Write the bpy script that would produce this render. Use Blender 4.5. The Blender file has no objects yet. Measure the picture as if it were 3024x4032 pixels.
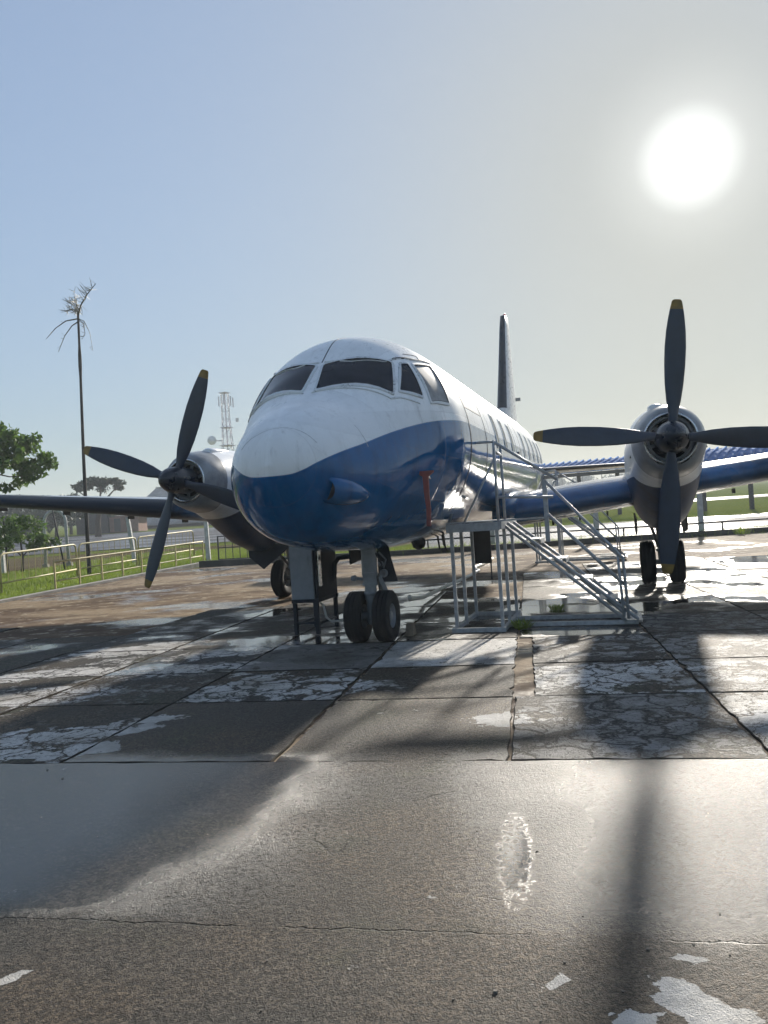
import bpy, bmesh, math, random, bisect
from math import sin, cos, pi, radians, hypot, atan2
from mathutils import Vector, Matrix
import numpy as np

random.seed(7)
S = bpy.context.scene
COL = S.collection

# ------------------------------------------------------------------ camera
cam_data = bpy.data.cameras.new('camera')
cam_data.sensor_fit = 'HORIZONTAL'
cam_data.sensor_width = 36.0
cam_data.lens = 36.17
cam_data.clip_start = 0.05
cam_data.clip_end = 5000
cam = bpy.data.objects.new('camera', cam_data)
COL.objects.link(cam)
cam.matrix_world = (Matrix.Translation((0, 0, 1.4695))
                    @ Matrix.Rotation(pi / 2 + 0.01356, 4, 'X')
                    @ Matrix.Rotation(-0.0637, 4, 'Z'))
S.camera = cam

# ------------------------------------------------------------------ world, sun, exposure
SUN_AZ, SUN_EL = radians(23.13), radians(22.38)
SUN_DIR = Vector((sin(SUN_AZ) * cos(SUN_EL), cos(SUN_AZ) * cos(SUN_EL), sin(SUN_EL)))
world = bpy.data.worlds.new('World')
S.world = world
world.use_nodes = True
wn = world.node_tree
wn.nodes.clear()
w_out = wn.nodes.new('ShaderNodeOutputWorld')
w_bg = wn.nodes.new('ShaderNodeBackground')
w_sky = wn.nodes.new('ShaderNodeTexSky')
w_sky.sky_type = 'NISHITA'
w_sky.sun_disc = False
w_sky.sun_elevation = SUN_EL
w_sky.sun_rotation = SUN_AZ
w_sky.altitude = 0
w_sky.air_density = 1.0
w_sky.dust_density = 1.0
w_sky.ozone_density = 1.5
w_bg.inputs['Strength'].default_value = 0.103
w_hsv = wn.nodes.new('ShaderNodeHueSaturation')
w_hsv.inputs['Saturation'].default_value = 0.80
# tone curve on the sky colour: its bright side is compressed softly, c / (L + k)
w_lum = wn.nodes.new('ShaderNodeVectorMath'); w_lum.operation = 'DOT_PRODUCT'
w_lum.inputs[1].default_value = (0.25, 0.65, 0.10)
wn.links.new(w_sky.outputs[0], w_lum.inputs[0])
w_lk = wn.nodes.new('ShaderNodeMath'); w_lk.operation = 'ADD'; w_lk.inputs[1].default_value = 2.4
wn.links.new(w_lum.outputs['Value'], w_lk.inputs[0])
w_inv = wn.nodes.new('ShaderNodeMath'); w_inv.operation = 'DIVIDE'; w_inv.inputs[0].default_value = 2.7
wn.links.new(w_lk.outputs[0], w_inv.inputs[1])
w_scl = wn.nodes.new('ShaderNodeVectorMath'); w_scl.operation = 'SCALE'
wn.links.new(w_sky.outputs[0], w_scl.inputs[0]); wn.links.new(w_inv.outputs[0], w_scl.inputs['Scale'])
w_tint = wn.nodes.new('ShaderNodeVectorMath'); w_tint.operation = 'MULTIPLY'
w_tint.inputs[1].default_value = (0.81, 0.948, 1.03)
wn.links.new(w_scl.outputs[0], w_tint.inputs[0])
wn.links.new(w_tint.outputs[0], w_hsv.inputs['Color'])
# the sun itself, blown out through thin haze, as part of the sky
w_tc = wn.nodes.new('ShaderNodeTexCoord')
w_dot = wn.nodes.new('ShaderNodeVectorMath'); w_dot.operation = 'DOT_PRODUCT'
w_dot.inputs[1].default_value = SUN_DIR
w_nrm = wn.nodes.new('ShaderNodeVectorMath'); w_nrm.operation = 'NORMALIZE'
wn.links.new(w_tc.outputs['Generated'], w_nrm.inputs[0])
wn.links.new(w_nrm.outputs[0], w_dot.inputs[0])
w_map = wn.nodes.new('ShaderNodeMapRange')
w_map.interpolation_type = 'SMOOTHSTEP'
w_map.inputs['From Min'].default_value = cos(radians(3.6))
w_map.inputs['From Max'].default_value = cos(radians(1.0))
w_map.inputs['To Min'].default_value = 0.0
w_map.inputs['To Max'].default_value = 1.3
wn.links.new(w_dot.outputs['Value'], w_map.inputs['Value'])
w_glow = wn.nodes.new('ShaderNodeMapRange')
w_glow.inputs['From Min'].default_value = cos(radians(8.0)); w_glow.inputs['From Max'].default_value = 1.0
w_glow.inputs['To Min'].default_value = 0.0; w_glow.inputs['To Max'].default_value = 1.0
wn.links.new(w_dot.outputs['Value'], w_glow.inputs['Value'])
w_gp = wn.nodes.new('ShaderNodeMath'); w_gp.operation = 'POWER'; w_gp.inputs[1].default_value = 3.0
wn.links.new(w_glow.outputs[0], w_gp.inputs[0])
w_sum = wn.nodes.new('ShaderNodeMath'); w_sum.operation = 'MULTIPLY_ADD'; w_sum.inputs[1].default_value = 0.9
wn.links.new(w_gp.outputs[0], w_sum.inputs[0]); wn.links.new(w_map.outputs[0], w_sum.inputs[2])
w_add = wn.nodes.new('ShaderNodeMix'); w_add.data_type = 'RGBA'; w_add.blend_type = 'ADD'
w_add.inputs['Factor'].default_value = 1.0
wn.links.new(w_hsv.outputs[0], w_add.inputs['A'])
wn.links.new(w_sum.outputs[0], w_add.inputs['B'])
wn.links.new(w_add.outputs['Result'], w_bg.inputs['Color'])
wn.links.new(w_bg.outputs[0], w_out.inputs['Surface'])

sun_data = bpy.data.lights.new('sun', 'SUN')
sun_data.energy = 2.9
sun_data.angle = radians(2.0)
sun_data.color = (1.0, 0.93, 0.82)
sun = bpy.data.objects.new('sun', sun_data)
COL.objects.link(sun)
sun.rotation_euler = (-SUN_DIR).to_track_quat('-Z', 'Y').to_euler()

S.view_settings.view_transform = 'Standard'
S.view_settings.look = 'None'
S.view_settings.gamma = 1.0
S.view_settings.use_curve_mapping = False
S.view_settings.exposure = 1.40
S.render.engine = 'CYCLES'
S.cycles.use_denoising = True
S.cycles.max_bounces = 5
S.cycles.sample_clamp_indirect = 8.0
S.cycles.use_adaptive_sampling = True
S.cycles.adaptive_threshold = 0.04

# ------------------------------------------------------------------ helpers
YAW = 0.28964
AC0 = (-0.22798, 9.62739)          # the nose wheel on the ground


def terrain(y):
    """apron flat to the main wheels, then rising gently to the airfield"""
    t = y - 17.0
    if t <= -2: return 0.0
    if t >= 2: return 0.03 * t
    return 0.03 * (t + 2) ** 2 / 8


def A2W(X, Y, Z=0.0):
    """aircraft frame (X aft, Y port) -> world"""
    return (AC0[0] + X * sin(YAW) + Y * cos(YAW), AC0[1] + X * cos(YAW) - Y * sin(YAW), Z)


def tag(o, label=None, cat=None, group=None, kind=None):
    if label: o['label'] = label
    if cat: o['category'] = cat
    if group: o['group'] = group
    if kind: o['kind'] = kind
    return o


def empty(name, loc=(0, 0, 0), rz=0.0, label=None, cat=None, group=None):
    o = bpy.data.objects.new(name, None)
    o.empty_display_size = 0.3
    COL.objects.link(o)
    o.location = loc
    o.rotation_euler = (0, 0, rz)
    return tag(o, label, cat, group)


class MB:
    """collects vertices and faces, then becomes one mesh object"""
    def __init__(s):
        s.v = []; s.f = []; s.m = []
    def add(s, vs, fs, mi=0):
        k = len(s.v)
        s.v += [tuple(p) for p in vs]
        s.f += [tuple(i + k for i in f) for f in fs]
        s.m += [mi] * len(fs)
    def box(s, c, d, rz=0.0, mi=0, M=None):
        x, y, z = d[0] / 2, d[1] / 2, d[2] / 2
        vs = [(a * x, b * y, e * z) for a in (-1, 1) for b in (-1, 1) for e in (-1, 1)]
        if M is None:
            M = Matrix.Rotation(rz, 3, 'Z')
        vs = [M @ Vector(p) + Vector(c) for p in vs]
        s.add(vs, [(0, 1, 3, 2), (4, 6, 7, 5), (0, 4, 5, 1), (2, 3, 7, 6), (0, 2, 6, 4), (1, 5, 7, 3)], mi)
    def bar(s, p, q, w, h=None, mi=0):
        """rectangular bar between two points"""
        h = h or w
        p, q = Vector(p), Vector(q)
        d = q - p
        M = d.to_track_quat('Y', 'Z').to_matrix()
        s.box((p + q) / 2, (w, d.length, h), M=M, mi=mi)
    def tube(s, pts, r, n=8, mi=0, cap=True):
        """tube through points; r a number or one per point"""
        pts = [Vector(p) for p in pts]
        rs = r if isinstance(r, (list, tuple)) else [r] * len(pts)
        rings = []
        up = None
        for i, p in enumerate(pts):
            d = (pts[min(i + 1, len(pts) - 1)] - pts[max(i - 1, 0)])
            if d.length < 1e-9: d = Vector((0, 0, 1))
            d.normalize()
            if up is None:
                up = Vector((0, 0, 1)) if abs(d.z) < 0.95 else Vector((1, 0, 0))
            a = d.cross(up)
            if a.length < 1e-6: a = d.cross(Vector((0, 1, 0)))
            a.normalize(); b = a.cross(d).normalized(); up = b
            rings.append([p + rs[i] * (cos(2 * pi * k / n) * a + sin(2 * pi * k / n) * b) for k in range(n)])
        vs = [v for rg in rings for v in rg]
        fs = [(i * n + k, i * n + (k + 1) % n, (i + 1) * n + (k + 1) % n, (i + 1) * n + k)
              for i in range(len(pts) - 1) for k in range(n)]
        if cap:
            fs += [tuple(range(n))[::-1], tuple((len(pts) - 1) * n + k for k in range(n))]
        s.add(vs, fs, mi)
    def loft(s, rings, mi=0, cap=(True, True), closed=True):
        n = len(rings[0])
        vs = [p for rg in rings for p in rg]
        kk = n if closed else n - 1
        fs = [(i * n + k, i * n + (k + 1) % n, (i + 1) * n + (k + 1) % n, (i + 1) * n + k)
              for i in range(len(rings) - 1) for k in range(kk)]
        if cap[0]: fs.append(tuple(range(n))[::-1])
        if cap[1]: fs.append(tuple((len(rings) - 1) * n + k for k in range(n)))
        s.add(vs, fs, mi)
    def lathe(s, prof, c=(0, 0, 0), axis='Y', n=32, mi=0, cap=(False, False)):
        """prof: (along, radius) pairs spun round an axis"""
        rings = []
        for a, r in prof:
            rg = []
            for k in range(n):
                t = 2 * pi * k / n
                if axis == 'Y': p = (c[0] + r * sin(t), c[1] + a, c[2] + r * cos(t))
                elif axis == 'X': p = (c[0] + a, c[1] + r * cos(t), c[2] + r * sin(t))
                else: p = (c[0] + r * cos(t), c[1] + r * sin(t), c[2] + a)
                rg.append(p)
            rings.append(rg)
        s.loft(rings, mi, cap)
    def build(s, name, mats, parent=None, smooth=False, sharp=None, fix=True):
        me = bpy.data.meshes.new(name)
        me.from_pydata(s.v, [], s.f)
        mats = mats if isinstance(mats, (list, tuple)) else [mats]
        for m in mats: me.materials.append(m)
        if len(mats) > 1: me.polygons.foreach_set('material_index', s.m)
        if fix:
            bm = bmesh.new(); bm.from_mesh(me)
            bmesh.ops.recalc_face_normals(bm, faces=bm.faces)
            bm.to_mesh(me); bm.free()
        if smooth:
            me.shade_smooth()
            if sharp: me.set_sharp_from_angle(angle=radians(sharp))
        me.update()
        o = bpy.data.objects.new(name, me)
        COL.objects.link(o)
        if parent: o.parent = parent
        return o


def bevel(o, w=0.01, seg=2):
    m = o.modifiers.new('bevel', 'BEVEL'); m.width = w; m.segments = seg
    m.limit_method = 'ANGLE'; m.angle_limit = radians(40)
    return o


# ------------------------------------------------------------------ materials
class NT:
    def __init__(s, name):
        s.mat = bpy.data.materials.new(name)
        s.mat.use_nodes = True
        s.t = s.mat.node_tree
        s.t.nodes.clear()
        s.out = s.t.nodes.new('ShaderNodeOutputMaterial')
        s.b = s.t.nodes.new('ShaderNodeBsdfPrincipled')
        s.t.links.new(s.b.outputs[0], s.out.inputs[0])
    def put(s, node, key, val):
        if val is None: return
        if isinstance(val, bpy.types.NodeSocket): s.t.links.new(val, node.inputs[key])
        else: node.inputs[key].default_value = val
    def set(s, **kw):
        for k, v in kw.items(): s.put(s.b, k.replace('_', ' '), v)
        return s
    def pos(s):
        return s.t.nodes.new('ShaderNodeNewGeometry').outputs['Position']
    def obj(s):
        return s.t.nodes.new('ShaderNodeTexCoord').outputs['Object']
    def rnd(s):
        return s.t.nodes.new('ShaderNodeObjectInfo').outputs['Random']
    def attr(s, name):
        n = s.t.nodes.new('ShaderNodeAttribute'); n.attribute_type = 'OBJECT'; n.attribute_name = name; return n.outputs['Fac']
    def sep(s, v):
        n = s.t.nodes.new('ShaderNodeSeparateXYZ'); s.put(n, 0, v); return n.outputs
    def comb(s, x=0.0, y=0.0, z=0.0):
        n = s.t.nodes.new('ShaderNodeCombineXYZ')
        s.put(n, 0, x); s.put(n, 1, y); s.put(n, 2, z); return n.outputs[0]
    def m(s, op, a, b=None, c=None, clamp=False):
        n = s.t.nodes.new('ShaderNodeMath'); n.operation = op; n.use_clamp = clamp
        s.put(n, 0, a); s.put(n, 1, b); s.put(n, 2, c); return n.outputs[0]
    def vm(s, op, a, b=None):
        n = s.t.nodes.new('ShaderNodeVectorMath'); n.operation = op
        s.put(n, 0, a); s.put(n, 1, b)
        return n.outputs['Value'] if op in ('LENGTH', 'DOT_PRODUCT', 'DISTANCE') else n.outputs[0]
    def noise(s, v, scale, detail=4, rough=0.55, dist=0.0):
        n = s.t.nodes.new('ShaderNodeTexNoise')
        s.put(n, 'Vector', v); s.put(n, 'Scale', scale); s.put(n, 'Detail', detail)
        s.put(n, 'Roughness', rough); s.put(n, 'Distortion', dist); return n.outputs['Fac']
    def vor(s, v, scale, feature='F1', rand=1.0):
        n = s.t.nodes.new('ShaderNodeTexVoronoi'); n.feature = feature
        s.put(n, 'Vector', v); s.put(n, 'Scale', scale); s.put(n, 'Randomness', rand)
        return n.outputs['Distance'], (n.outputs['Color'] if feature == 'F1' else None)
    def ss(s, v, lo, hi, a=0.0, b=1.0):
        n = s.t.nodes.new('ShaderNodeMapRange'); n.interpolation_type = 'SMOOTHSTEP'
        s.put(n, 'Value', v); s.put(n, 'From Min', lo); s.put(n, 'From Max', hi)
        s.put(n, 'To Min', a); s.put(n, 'To Max', b); return n.outputs[0]
    def lin(s, v, lo, hi, a=0.0, b=1.0):
        n = s.t.nodes.new('ShaderNodeMapRange')
        s.put(n, 'Value', v); s.put(n, 'From Min', lo); s.put(n, 'From Max', hi)
        s.put(n, 'To Min', a); s.put(n, 'To Max', b); return n.outputs[0]
    def mix(s, f, a, b, mode='MIX'):
        n = s.t.nodes.new('ShaderNodeMix'); n.data_type = 'RGBA'; n.blend_type = mode
        s.put(n, 'Factor', f)
        for k, c in (('A', a), ('B', b)):
            if isinstance(c, tuple) and len(c) == 3: c = c + (1.0,)
            s.put(n, k, c)
        return n.outputs['Result']
    def mf(s, f, a, b):
        n = s.t.nodes.new('ShaderNodeMix'); n.data_type = 'FLOAT'
        s.put(n, 'Factor', f); s.put(n, 'A', a); s.put(n, 'B', b); return n.outputs[0]
    def bump(s, h, strength=0.3, dist=0.01, normal=None):
        n = s.t.nodes.new('ShaderNodeBump')
        s.put(n, 'Height', h); s.put(n, 'Strength', strength); s.put(n, 'Distance', dist)
        if normal is not None: s.put(n, 'Normal', normal)
        return n.outputs[0]
    def curve(s, v, pts):
        n = s.t.nodes.new('ShaderNodeFloatCurve')
        c = n.mapping.curves[0]
        while len(c.points) > 2: c.points.remove(c.points[1])
        c.points[0].location = pts[0]; c.points[1].location = pts[-1]
        for p in pts[1:-1]: c.points.new(*p)
        for p in c.points: p.handle_type = 'AUTO_CLAMPED'
        n.mapping.update()
        s.put(n, 'Value', v); return n.outputs[0]


def rgb(r, g, b): return (r, g, b, 1.0)


def simple(name, col, rough=0.5, metal=0.0, var=0.25, scale=9.0, bump=0.0, spec=None, bscale=60):
    t = NT(name)
    p = t.obj()
    n = t.noise(p, scale, 5, 0.6)
    f = t.lin(n, 0.3, 0.7, 1 - var, 1 + var)
    c = t.vm('MULTIPLY', t.comb(*col), t.comb(f, f, f))
    t.set(Base_Color=c, Roughness=t.lin(n, 0.3, 0.7, max(rough - 0.08, 0.02), min(rough + 0.1, 1)), Metallic=metal)
    if spec is not None: t.set(Specular_IOR_Level=spec)
    if bump: t.set(Normal=t.bump(t.noise(p, bscale, 4), bump, 0.01))
    return t.mat


M_PROP = simple('prop_blade_paint', (0.018, 0.030, 0.052), 0.42, var=0.2)
M_YELLOW = simple('yellow_tip_paint', (0.19, 0.12, 0.02), 0.6, var=0.3)
M_SPIN = simple('spinner_paint', (0.010, 0.015, 0.024), 0.3, var=0.2)
M_RUBBER = simple('tyre_rubber', (0.006, 0.006, 0.007), 0.8, var=0.3, bump=0.15)
M_STRUT = simple('strut_grey_paint', (0.19, 0.205, 0.22), 0.4, var=0.2)
M_DARK = simple('dark_recess', (0.016, 0.017, 0.02), 0.6)
M_SEAM = simple('seam_sealant', (0.02, 0.02, 0.024), 0.6)
M_BOOT = simple('deicer_rubber', (0.022, 0.025, 0.03), 0.33, var=0.3)
M_WHITE = simple('white_paint', (0.62, 0.63, 0.64), 0.3, var=0.08)
M_RED = simple('red_cover_cloth', (0.22, 0.055, 0.045), 0.7, var=0.3)
M_REDGLASS = simple('beacon_red', (0.6, 0.02, 0.03), 0.2)
M_STAIR = simple('stair_grey_paint', (0.33, 0.345, 0.36), 0.38, var=0.3, scale=14)
M_CABINET = simple('cabinet_grey', (0.20, 0.215, 0.23), 0.45, var=0.12)
M_CABDARK = simple('cabinet_dark', (0.022, 0.026, 0.033), 0.65, spec=.3)
M_BAREMETAL = simple('bare_aluminium', (0.55, 0.55, 0.56), 0.25, metal=1.0, var=0.12)
M_RAILY = simple('yellow_rail_paint', (0.42, 0.35, 0.16), 0.5, var=0.3, scale=5)
M_POST = simple('whitewashed_post', (0.48, 0.48, 0.47), 0.8, var=0.25, scale=6)
M_TOWERW = simple('tower_steel_white', (0.55, 0.53, 0.56), 0.5, var=0.1)
M_TOWERR = simple('tower_steel_red', (0.48, 0.44, 0.50), 0.5, var=0.1)
M_BARK = simple('bark', (0.085, 0.065, 0.05), 0.9, var=0.4, scale=12, bump=0.5)
M_PALMBARK = simple('palm_bark', (0.06, 0.052, 0.047), 0.9, var=0.35, scale=9, bump=0.4)
M_PIPE = simple('pipe_pale', (0.66, 0.65, 0.60), 0.4, var=0.2)
M_WOOD = simple('weathered_wood', (0.22, 0.17, 0.12), 0.8, var=0.3, bump=0.3)
M_CONC = simple('kerb_concrete', (0.30, 0.28, 0.25), 0.8, var=0.35, scale=3, bump=0.3)
M_WALLD = simple('dark_wall', (0.05, 0.05, 0.055), 0.8, var=0.3)
M_WALLB = simple('brick_wall', (0.22, 0.12, 0.09), 0.85, var=0.3, scale=3)
M_WIRE = simple('galvanised_wire', (0.22, 0.22, 0.22), 0.5, metal=0.6)


def leaf_mat(name, c1, c2, trans=0.3):
    t = NT(name)
    r = t.noise(t.pos(), 1.7, 3)
    r2 = t.noise(t.pos(), 14.0, 2)
    c = t.mix(t.lin(r, 0.3, 0.7), c1, c2)
    c = t.mix(t.m('MULTIPLY', t.ss(r2, 0.5, 0.75), 0.6), c, tuple(min(x * 1.9, 1) for x in c2))
    t.set(Base_Color=c, Roughness=0.5)
    tr = t.t.nodes.new('ShaderNodeBsdfTranslucent'); t.t.links.new(c, tr.inputs['Color'])
    mx = t.t.nodes.new('ShaderNodeMixShader'); mx.inputs[0].default_value = trans
    t.t.links.new(t.b.outputs[0], mx.inputs[1]); t.t.links.new(tr.outputs[0], mx.inputs[2])
    t.t.links.new(mx.outputs[0], t.out.inputs[0])
    return t.mat


M_LEAF = leaf_mat('leaf_green', (0.065, 0.12, 0.022), (0.11, 0.185, 0.035), 0.45)
M_LEAFD = leaf_mat('leaf_dark_green', (0.02, 0.04, 0.018), (0.035, 0.06, 0.025), 0.15)
M_LEAFFAR = leaf_mat('leaf_far', (0.05, 0.075, 0.05), (0.07, 0.10, 0.06), 0.2)
M_PALMLEAF = leaf_mat('palm_frond', (0.05, 0.055, 0.03), (0.07, 0.07, 0.04), 0.15)
M_GRASSBL = leaf_mat('grass_blades', (0.15, 0.22, 0.028), (0.22, 0.28, 0.045), 0.5)


def mat_grass():
    t = NT('grass_ground')
    p = t.pos()
    a = t.noise(p, 0.25, 5, 0.6); b = t.noise(p, 6, 5, 0.7)
    c = t.mix(t.lin(a, 0.3, 0.7), (0.13, 0.175, 0.03), (0.20, 0.22, 0.05))
    c = t.mix(t.ss(b, 0.45, 0.7), c, (0.055, 0.085, 0.02))
    t.set(Base_Color=c, Roughness=1.0, Specular_IOR_Level=0.0, Normal=t.bump(b, 0.9, 0.08))
    return t.mat


def mat_asphalt(name, wetness=0.5, col=(0.11, 0.11, 0.115)):
    t = NT(name)
    p = t.pos()
    w = t.noise(t.vm('MULTIPLY', p, t.comb(0.35, 1.0, 1.0)), 0.22, 4, 0.6)
    wet = t.ss(w, 0.52 - 0.2 * wetness, 0.6)
    g = t.noise(p, 4, 6, 0.7)
    f = t.lin(g, 0.3, 0.7, 0.75, 1.3)
    c = t.vm('MULTIPLY', t.comb(*col), t.comb(f, f, f))
    t.set(Base_Color=c, Roughness=t.mf(wet, 0.8, 0.34), Specular_IOR_Level=t.mf(wet, 0.05, 0.22), Normal=t.bump(g, t.mf(wet, 0.6, 0.1), 0.03))
    return t.mat


M_GRASS = mat_grass()
M_RUNWAY = mat_asphalt('runway_wet', 0.6, (0.12, 0.12, 0.125))
M_DIRT = simple('dry_verge_dirt', (0.13, 0.105, 0.065), 0.95, var=0.35, scale=0.9, spec=0.0)


E2X, E2Y = sin(radians(10.5)), cos(radians(10.5))


def ground_core(t, p, slab):
    """cracked, flaking, half-wet concrete; p world position"""
    # hand-placed flaked patches: centre x, y, radii, angle
    pts = [(.82, 2.30, .17, .10, -.6), (.90, 2.22, .14, .09, .0), (.60, 2.25, .12, .07, .2), (.44, 2.44, .08, .05, .3), (.91, 2.51, .05, .02, 0), (-1.38, 2.65, .08, .035, .5),
           (-2.65, 5.95, .8, .22, .1), (-2.6, 5.45, .8, .2, .1), (-2.05, 6.25, .36, .14, .1), (-3.6, 7.45, .8, .5, .1),
           (-3.9, 8.7, 1.1, .28, .1), (-3.25, 10.3, .9, .45, .2), (-2.4, 8.5, .8, .3, .1), (-.9, 7.2, .9, .38, -.12), (-1.9, 9.6, .95, .4, .3), (.72, 5.6, .30, .22, -.1),
           (1.9, 6.9, .75, .42, -.15), (3.2, 6.6, .8, .5, -.15), (2.75, 5.3, .45, .45, 0), (.75, 8.6, .75, .45, -.2)]
    wx = t.m('MULTIPLY', t.m('SUBTRACT', t.noise(p, 1.7, 7, 0.66), 0.5), 1.5)
    wy = t.m('MULTIPLY', t.m('SUBTRACT', t.noise(t.vm('ADD', p, t.comb(13.0, 4.0, 0.0)), 2.1, 7, 0.66), 0.5), 0.9)
    k = 0.35 if not slab else 1.0
    q = t.vm('ADD', p, t.comb(t.m('MULTIPLY', wx, k), t.m('MULTIPLY', wy, k), 0.0))
    mask = None
    sx = t.sep(q)
    for cx, cy, rx, ry, an in pts:
        dx = t.m('SUBTRACT', sx[0], cx); dy = t.m('SUBTRACT', sx[1], cy)
        u = t.m('MULTIPLY_ADD', dx, cos(an) / rx, t.m('MULTIPLY', dy, sin(an) / rx))
        v = t.m('MULTIPLY_ADD', dx, -sin(an) / ry, t.m('MULTIPLY', dy, cos(an) / ry))
        d = t.m('SUBTRACT', 1.0, t.m('SQRT', t.m('ADD', t.m('MULTIPLY', u, u), t.m('MULTIPLY', v, v))))
        mask = d if mask is None else t.m('MAXIMUM', mask, d)
    mask = t.m('MULTIPLY', t.m('MAXIMUM', mask, -0.30), 0.75)
    return mask


def mat_slab(name, fore=False):
    t = NT(name)
    p = t.pos()
    edge_n = t.noise(p, 2.6, 7, 0.70, 0.25)
    big = t.noise(p, 0.5, 4, 0.55)
    mask = ground_core(t, p, not fore)
    # how much pale cement skin is left on this slab
    bias = -0.06 if fore else t.m('ADD', t.attr('skin'), 0.03)
    skin = t.ss(t.m('ADD', t.m('ADD', t.m('MULTIPLY_ADD', t.m('SUBTRACT', edge_n, 0.5), 1.7, 0.5), mask), bias), 0.50, 0.54)
    gr = t.noise(p, 125 if fore else 80, 3, 0.75)
    gr2 = t.noise(p, 34, 4, 0.7)
    if fore:
        flake = None
        pale = skin
    else:
        # crazing: the skin has broken into flakes with dirt between
        off = t.comb(t.m('MULTIPLY', t.noise(p, 3.2, 5, 0.6), 0.55), t.m('MULTIPLY', t.noise(t.vm('ADD', p, t.comb(5, 9, 0)), 3.6, 5, 0.6), 0.5), 0.0)
        wob = t.vm('ADD', p, off)
        da, _ = t.vor(wob, 3.4, 'DISTANCE_TO_EDGE')
        db, _ = t.vor(wob, 6.3, 'DISTANCE_TO_EDGE')
        dist = t.mf(t.ss(t.noise(p, 0.8, 3), 0.46, 0.56), t.m('MULTIPLY', da, 0.8), t.m('MINIMUM', da, t.m('MULTIPLY', db, 1.3)))
        dist2, _ = t.vor(wob, 12.0, 'DISTANCE_TO_EDGE')
        craze = t.m('MULTIPLY', t.attr('craze'), t.lin(t.noise(p, 1.4, 3), 0.3, 0.7, 0.55, 1.45))
        cw = t.mf(craze, 0.005, 0.105)
        crack = t.ss(t.m('DIVIDE', dist, cw), 0.30, 1.0)
        cw2 = t.mf(craze, 0.0005, 0.075)
        crack2 = t.ss(t.m('DIVIDE', dist2, cw2), 0.2, 1.0, 0.30, 1.0)
        pale = t.m('MULTIPLY', skin, t.m('MULTIPLY', crack, crack2))
        pale = t.m('MULTIPLY', pale, t.ss(t.m('ADD', gr, t.m('MULTIPLY', edge_n, 0.5)), 0.50, 0.62, 0.45, 1.0))
    # aggregate below the skin
    brown = t.ss(big, 0.40, 0.62)
    agg = t.mix(brown, (0.080, 0.077, 0.072), (0.130, 0.102, 0.074))
    agg = t.mix(t.ss(t.noise(t.vm('ADD', p, t.comb(2.0, 5.0, 0.0)), 1.3, 5, 0.6), 0.52, 0.68), agg, (0.088, 0.088, 0.062))
    _, cellc = t.vor(p, 85.0 if fore else 60.0, 'F1')
    cs = t.sep(cellc)
    cv = t.lin(t.m('POWER', cs[0], 1.6), 0.0, 1.0, 0.45, 2.1)
    agg = t.vm('MULTIPLY', agg, t.comb(cv, cv, t.m('MULTIPLY', cv, 0.97)))
    agg = t.mix(t.m('MULTIPLY', t.ss(gr, 0.47, 0.36), 0.8), agg, (0.022, 0.020, 0.018))
    agg = t.mix(t.m('MULTIPLY', t.ss(gr2, 0.48, 0.36), 0.7), agg, (0.040, 0.037, 0.033))
    agg = t.mix(t.m('MULTIPLY', t.ss(t.noise(p, 16, 5, 0.75), 0.64, 0.70), 0.8), agg, (0.34, 0.325, 0.285))
    agg = t.vm('MULTIPLY', agg, t.comb(0.76, 0.69, 0.62) if fore else t.comb(0.72, 0.70, 0.68))
    tone = 0.8 if fore else t.attr('tone')
    palec = t.mix(t.lin(t.noise(p, 9, 6, 0.7), 0.3, 0.7), (0.50, 0.48, 0.45), (0.74, 0.71, 0.66))
    palec = t.mix(t.m('MULTIPLY', t.ss(t.noise(p, 1.1, 6, 0.62), 0.45, 0.68), 0.75), palec, (0.30, 0.265, 0.215))
    tone = t.mf(t.ss(mask, -0.04, 0.10), tone, 1.0)
    palec = t.vm('MULTIPLY', palec, t.comb(tone, tone, tone))
    col = t.mix(pale, agg, palec)
    # stains and dirt that run on across the joints, a few oil spots
    stain = t.ss(t.noise(t.vm('ADD', p, t.comb(21.0, 6.0, 0.0)), 0.85, 7, 0.68), 0.50, 0.62)
    col = t.mix(t.m('MULTIPLY', stain, 0.35 if fore else t.m('SUBTRACT', 0.55, t.m('MULTIPLY', t.ss(mask, -0.02, 0.12), 0.4))), col, t.mix(gr2, (0.040, 0.035, 0.028), (0.085, 0.070, 0.052)))
    oil, _ = t.vor(t.vm('ADD', p, t.comb(t.m('MULTIPLY', gr2, 0.15), t.m('MULTIPLY', edge_n, 0.25), 0.0)), 1.15, 'F1')
    col = t.mix(t.ss(oil, 0.13, 0.05, 0.0, 0.65), col, (0.018, 0.017, 0.016))
    # water lies in the low parts
    wn_ = t.noise(t.vm('ADD', p, t.comb(3.1, 8.7, 0.0)), 0.62, 6, 0.6)
    if fore:
        # one small standing puddle and a wider damp sheet to the left
        sp = t.sep(p)
        dx = t.m('DIVIDE', t.m('SUBTRACT', t.m('ADD', sp[0], t.m('MULTIPLY', sp[1], -0.17)), -0.10), 0.065); dy = t.m('DIVIDE', t.m('SUBTRACT', sp[1], 3.35), 0.36)
        d1 = t.m('SQRT', t.m('ADD', t.m('MULTIPLY', dx, dx), t.m('MULTIPLY', dy, dy)))
        pud = t.ss(t.m('ADD', d1, t.m('MULTIPLY', t.m('SUBTRACT', t.noise(p, 26, 5, 0.7), 0.5), 2.6)), 1.35, 0.75)
        # the strip between the crack and the slab joint is wet: a sheen at the left, a glare at the right
        vv = t.m('ADD', t.m('ADD', t.m('MULTIPLY', sp[0], E2X), t.m('MULTIPLY', sp[1], E2Y)), t.m('MULTIPLY', t.m('SUBTRACT', t.noise(p, 2.2, 5, 0.65), 0.5), 0.55))
        band = t.m('MULTIPLY', t.ss(vv, 2.60, 2.90), t.ss(vv, 5.0, 4.75))
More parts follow.
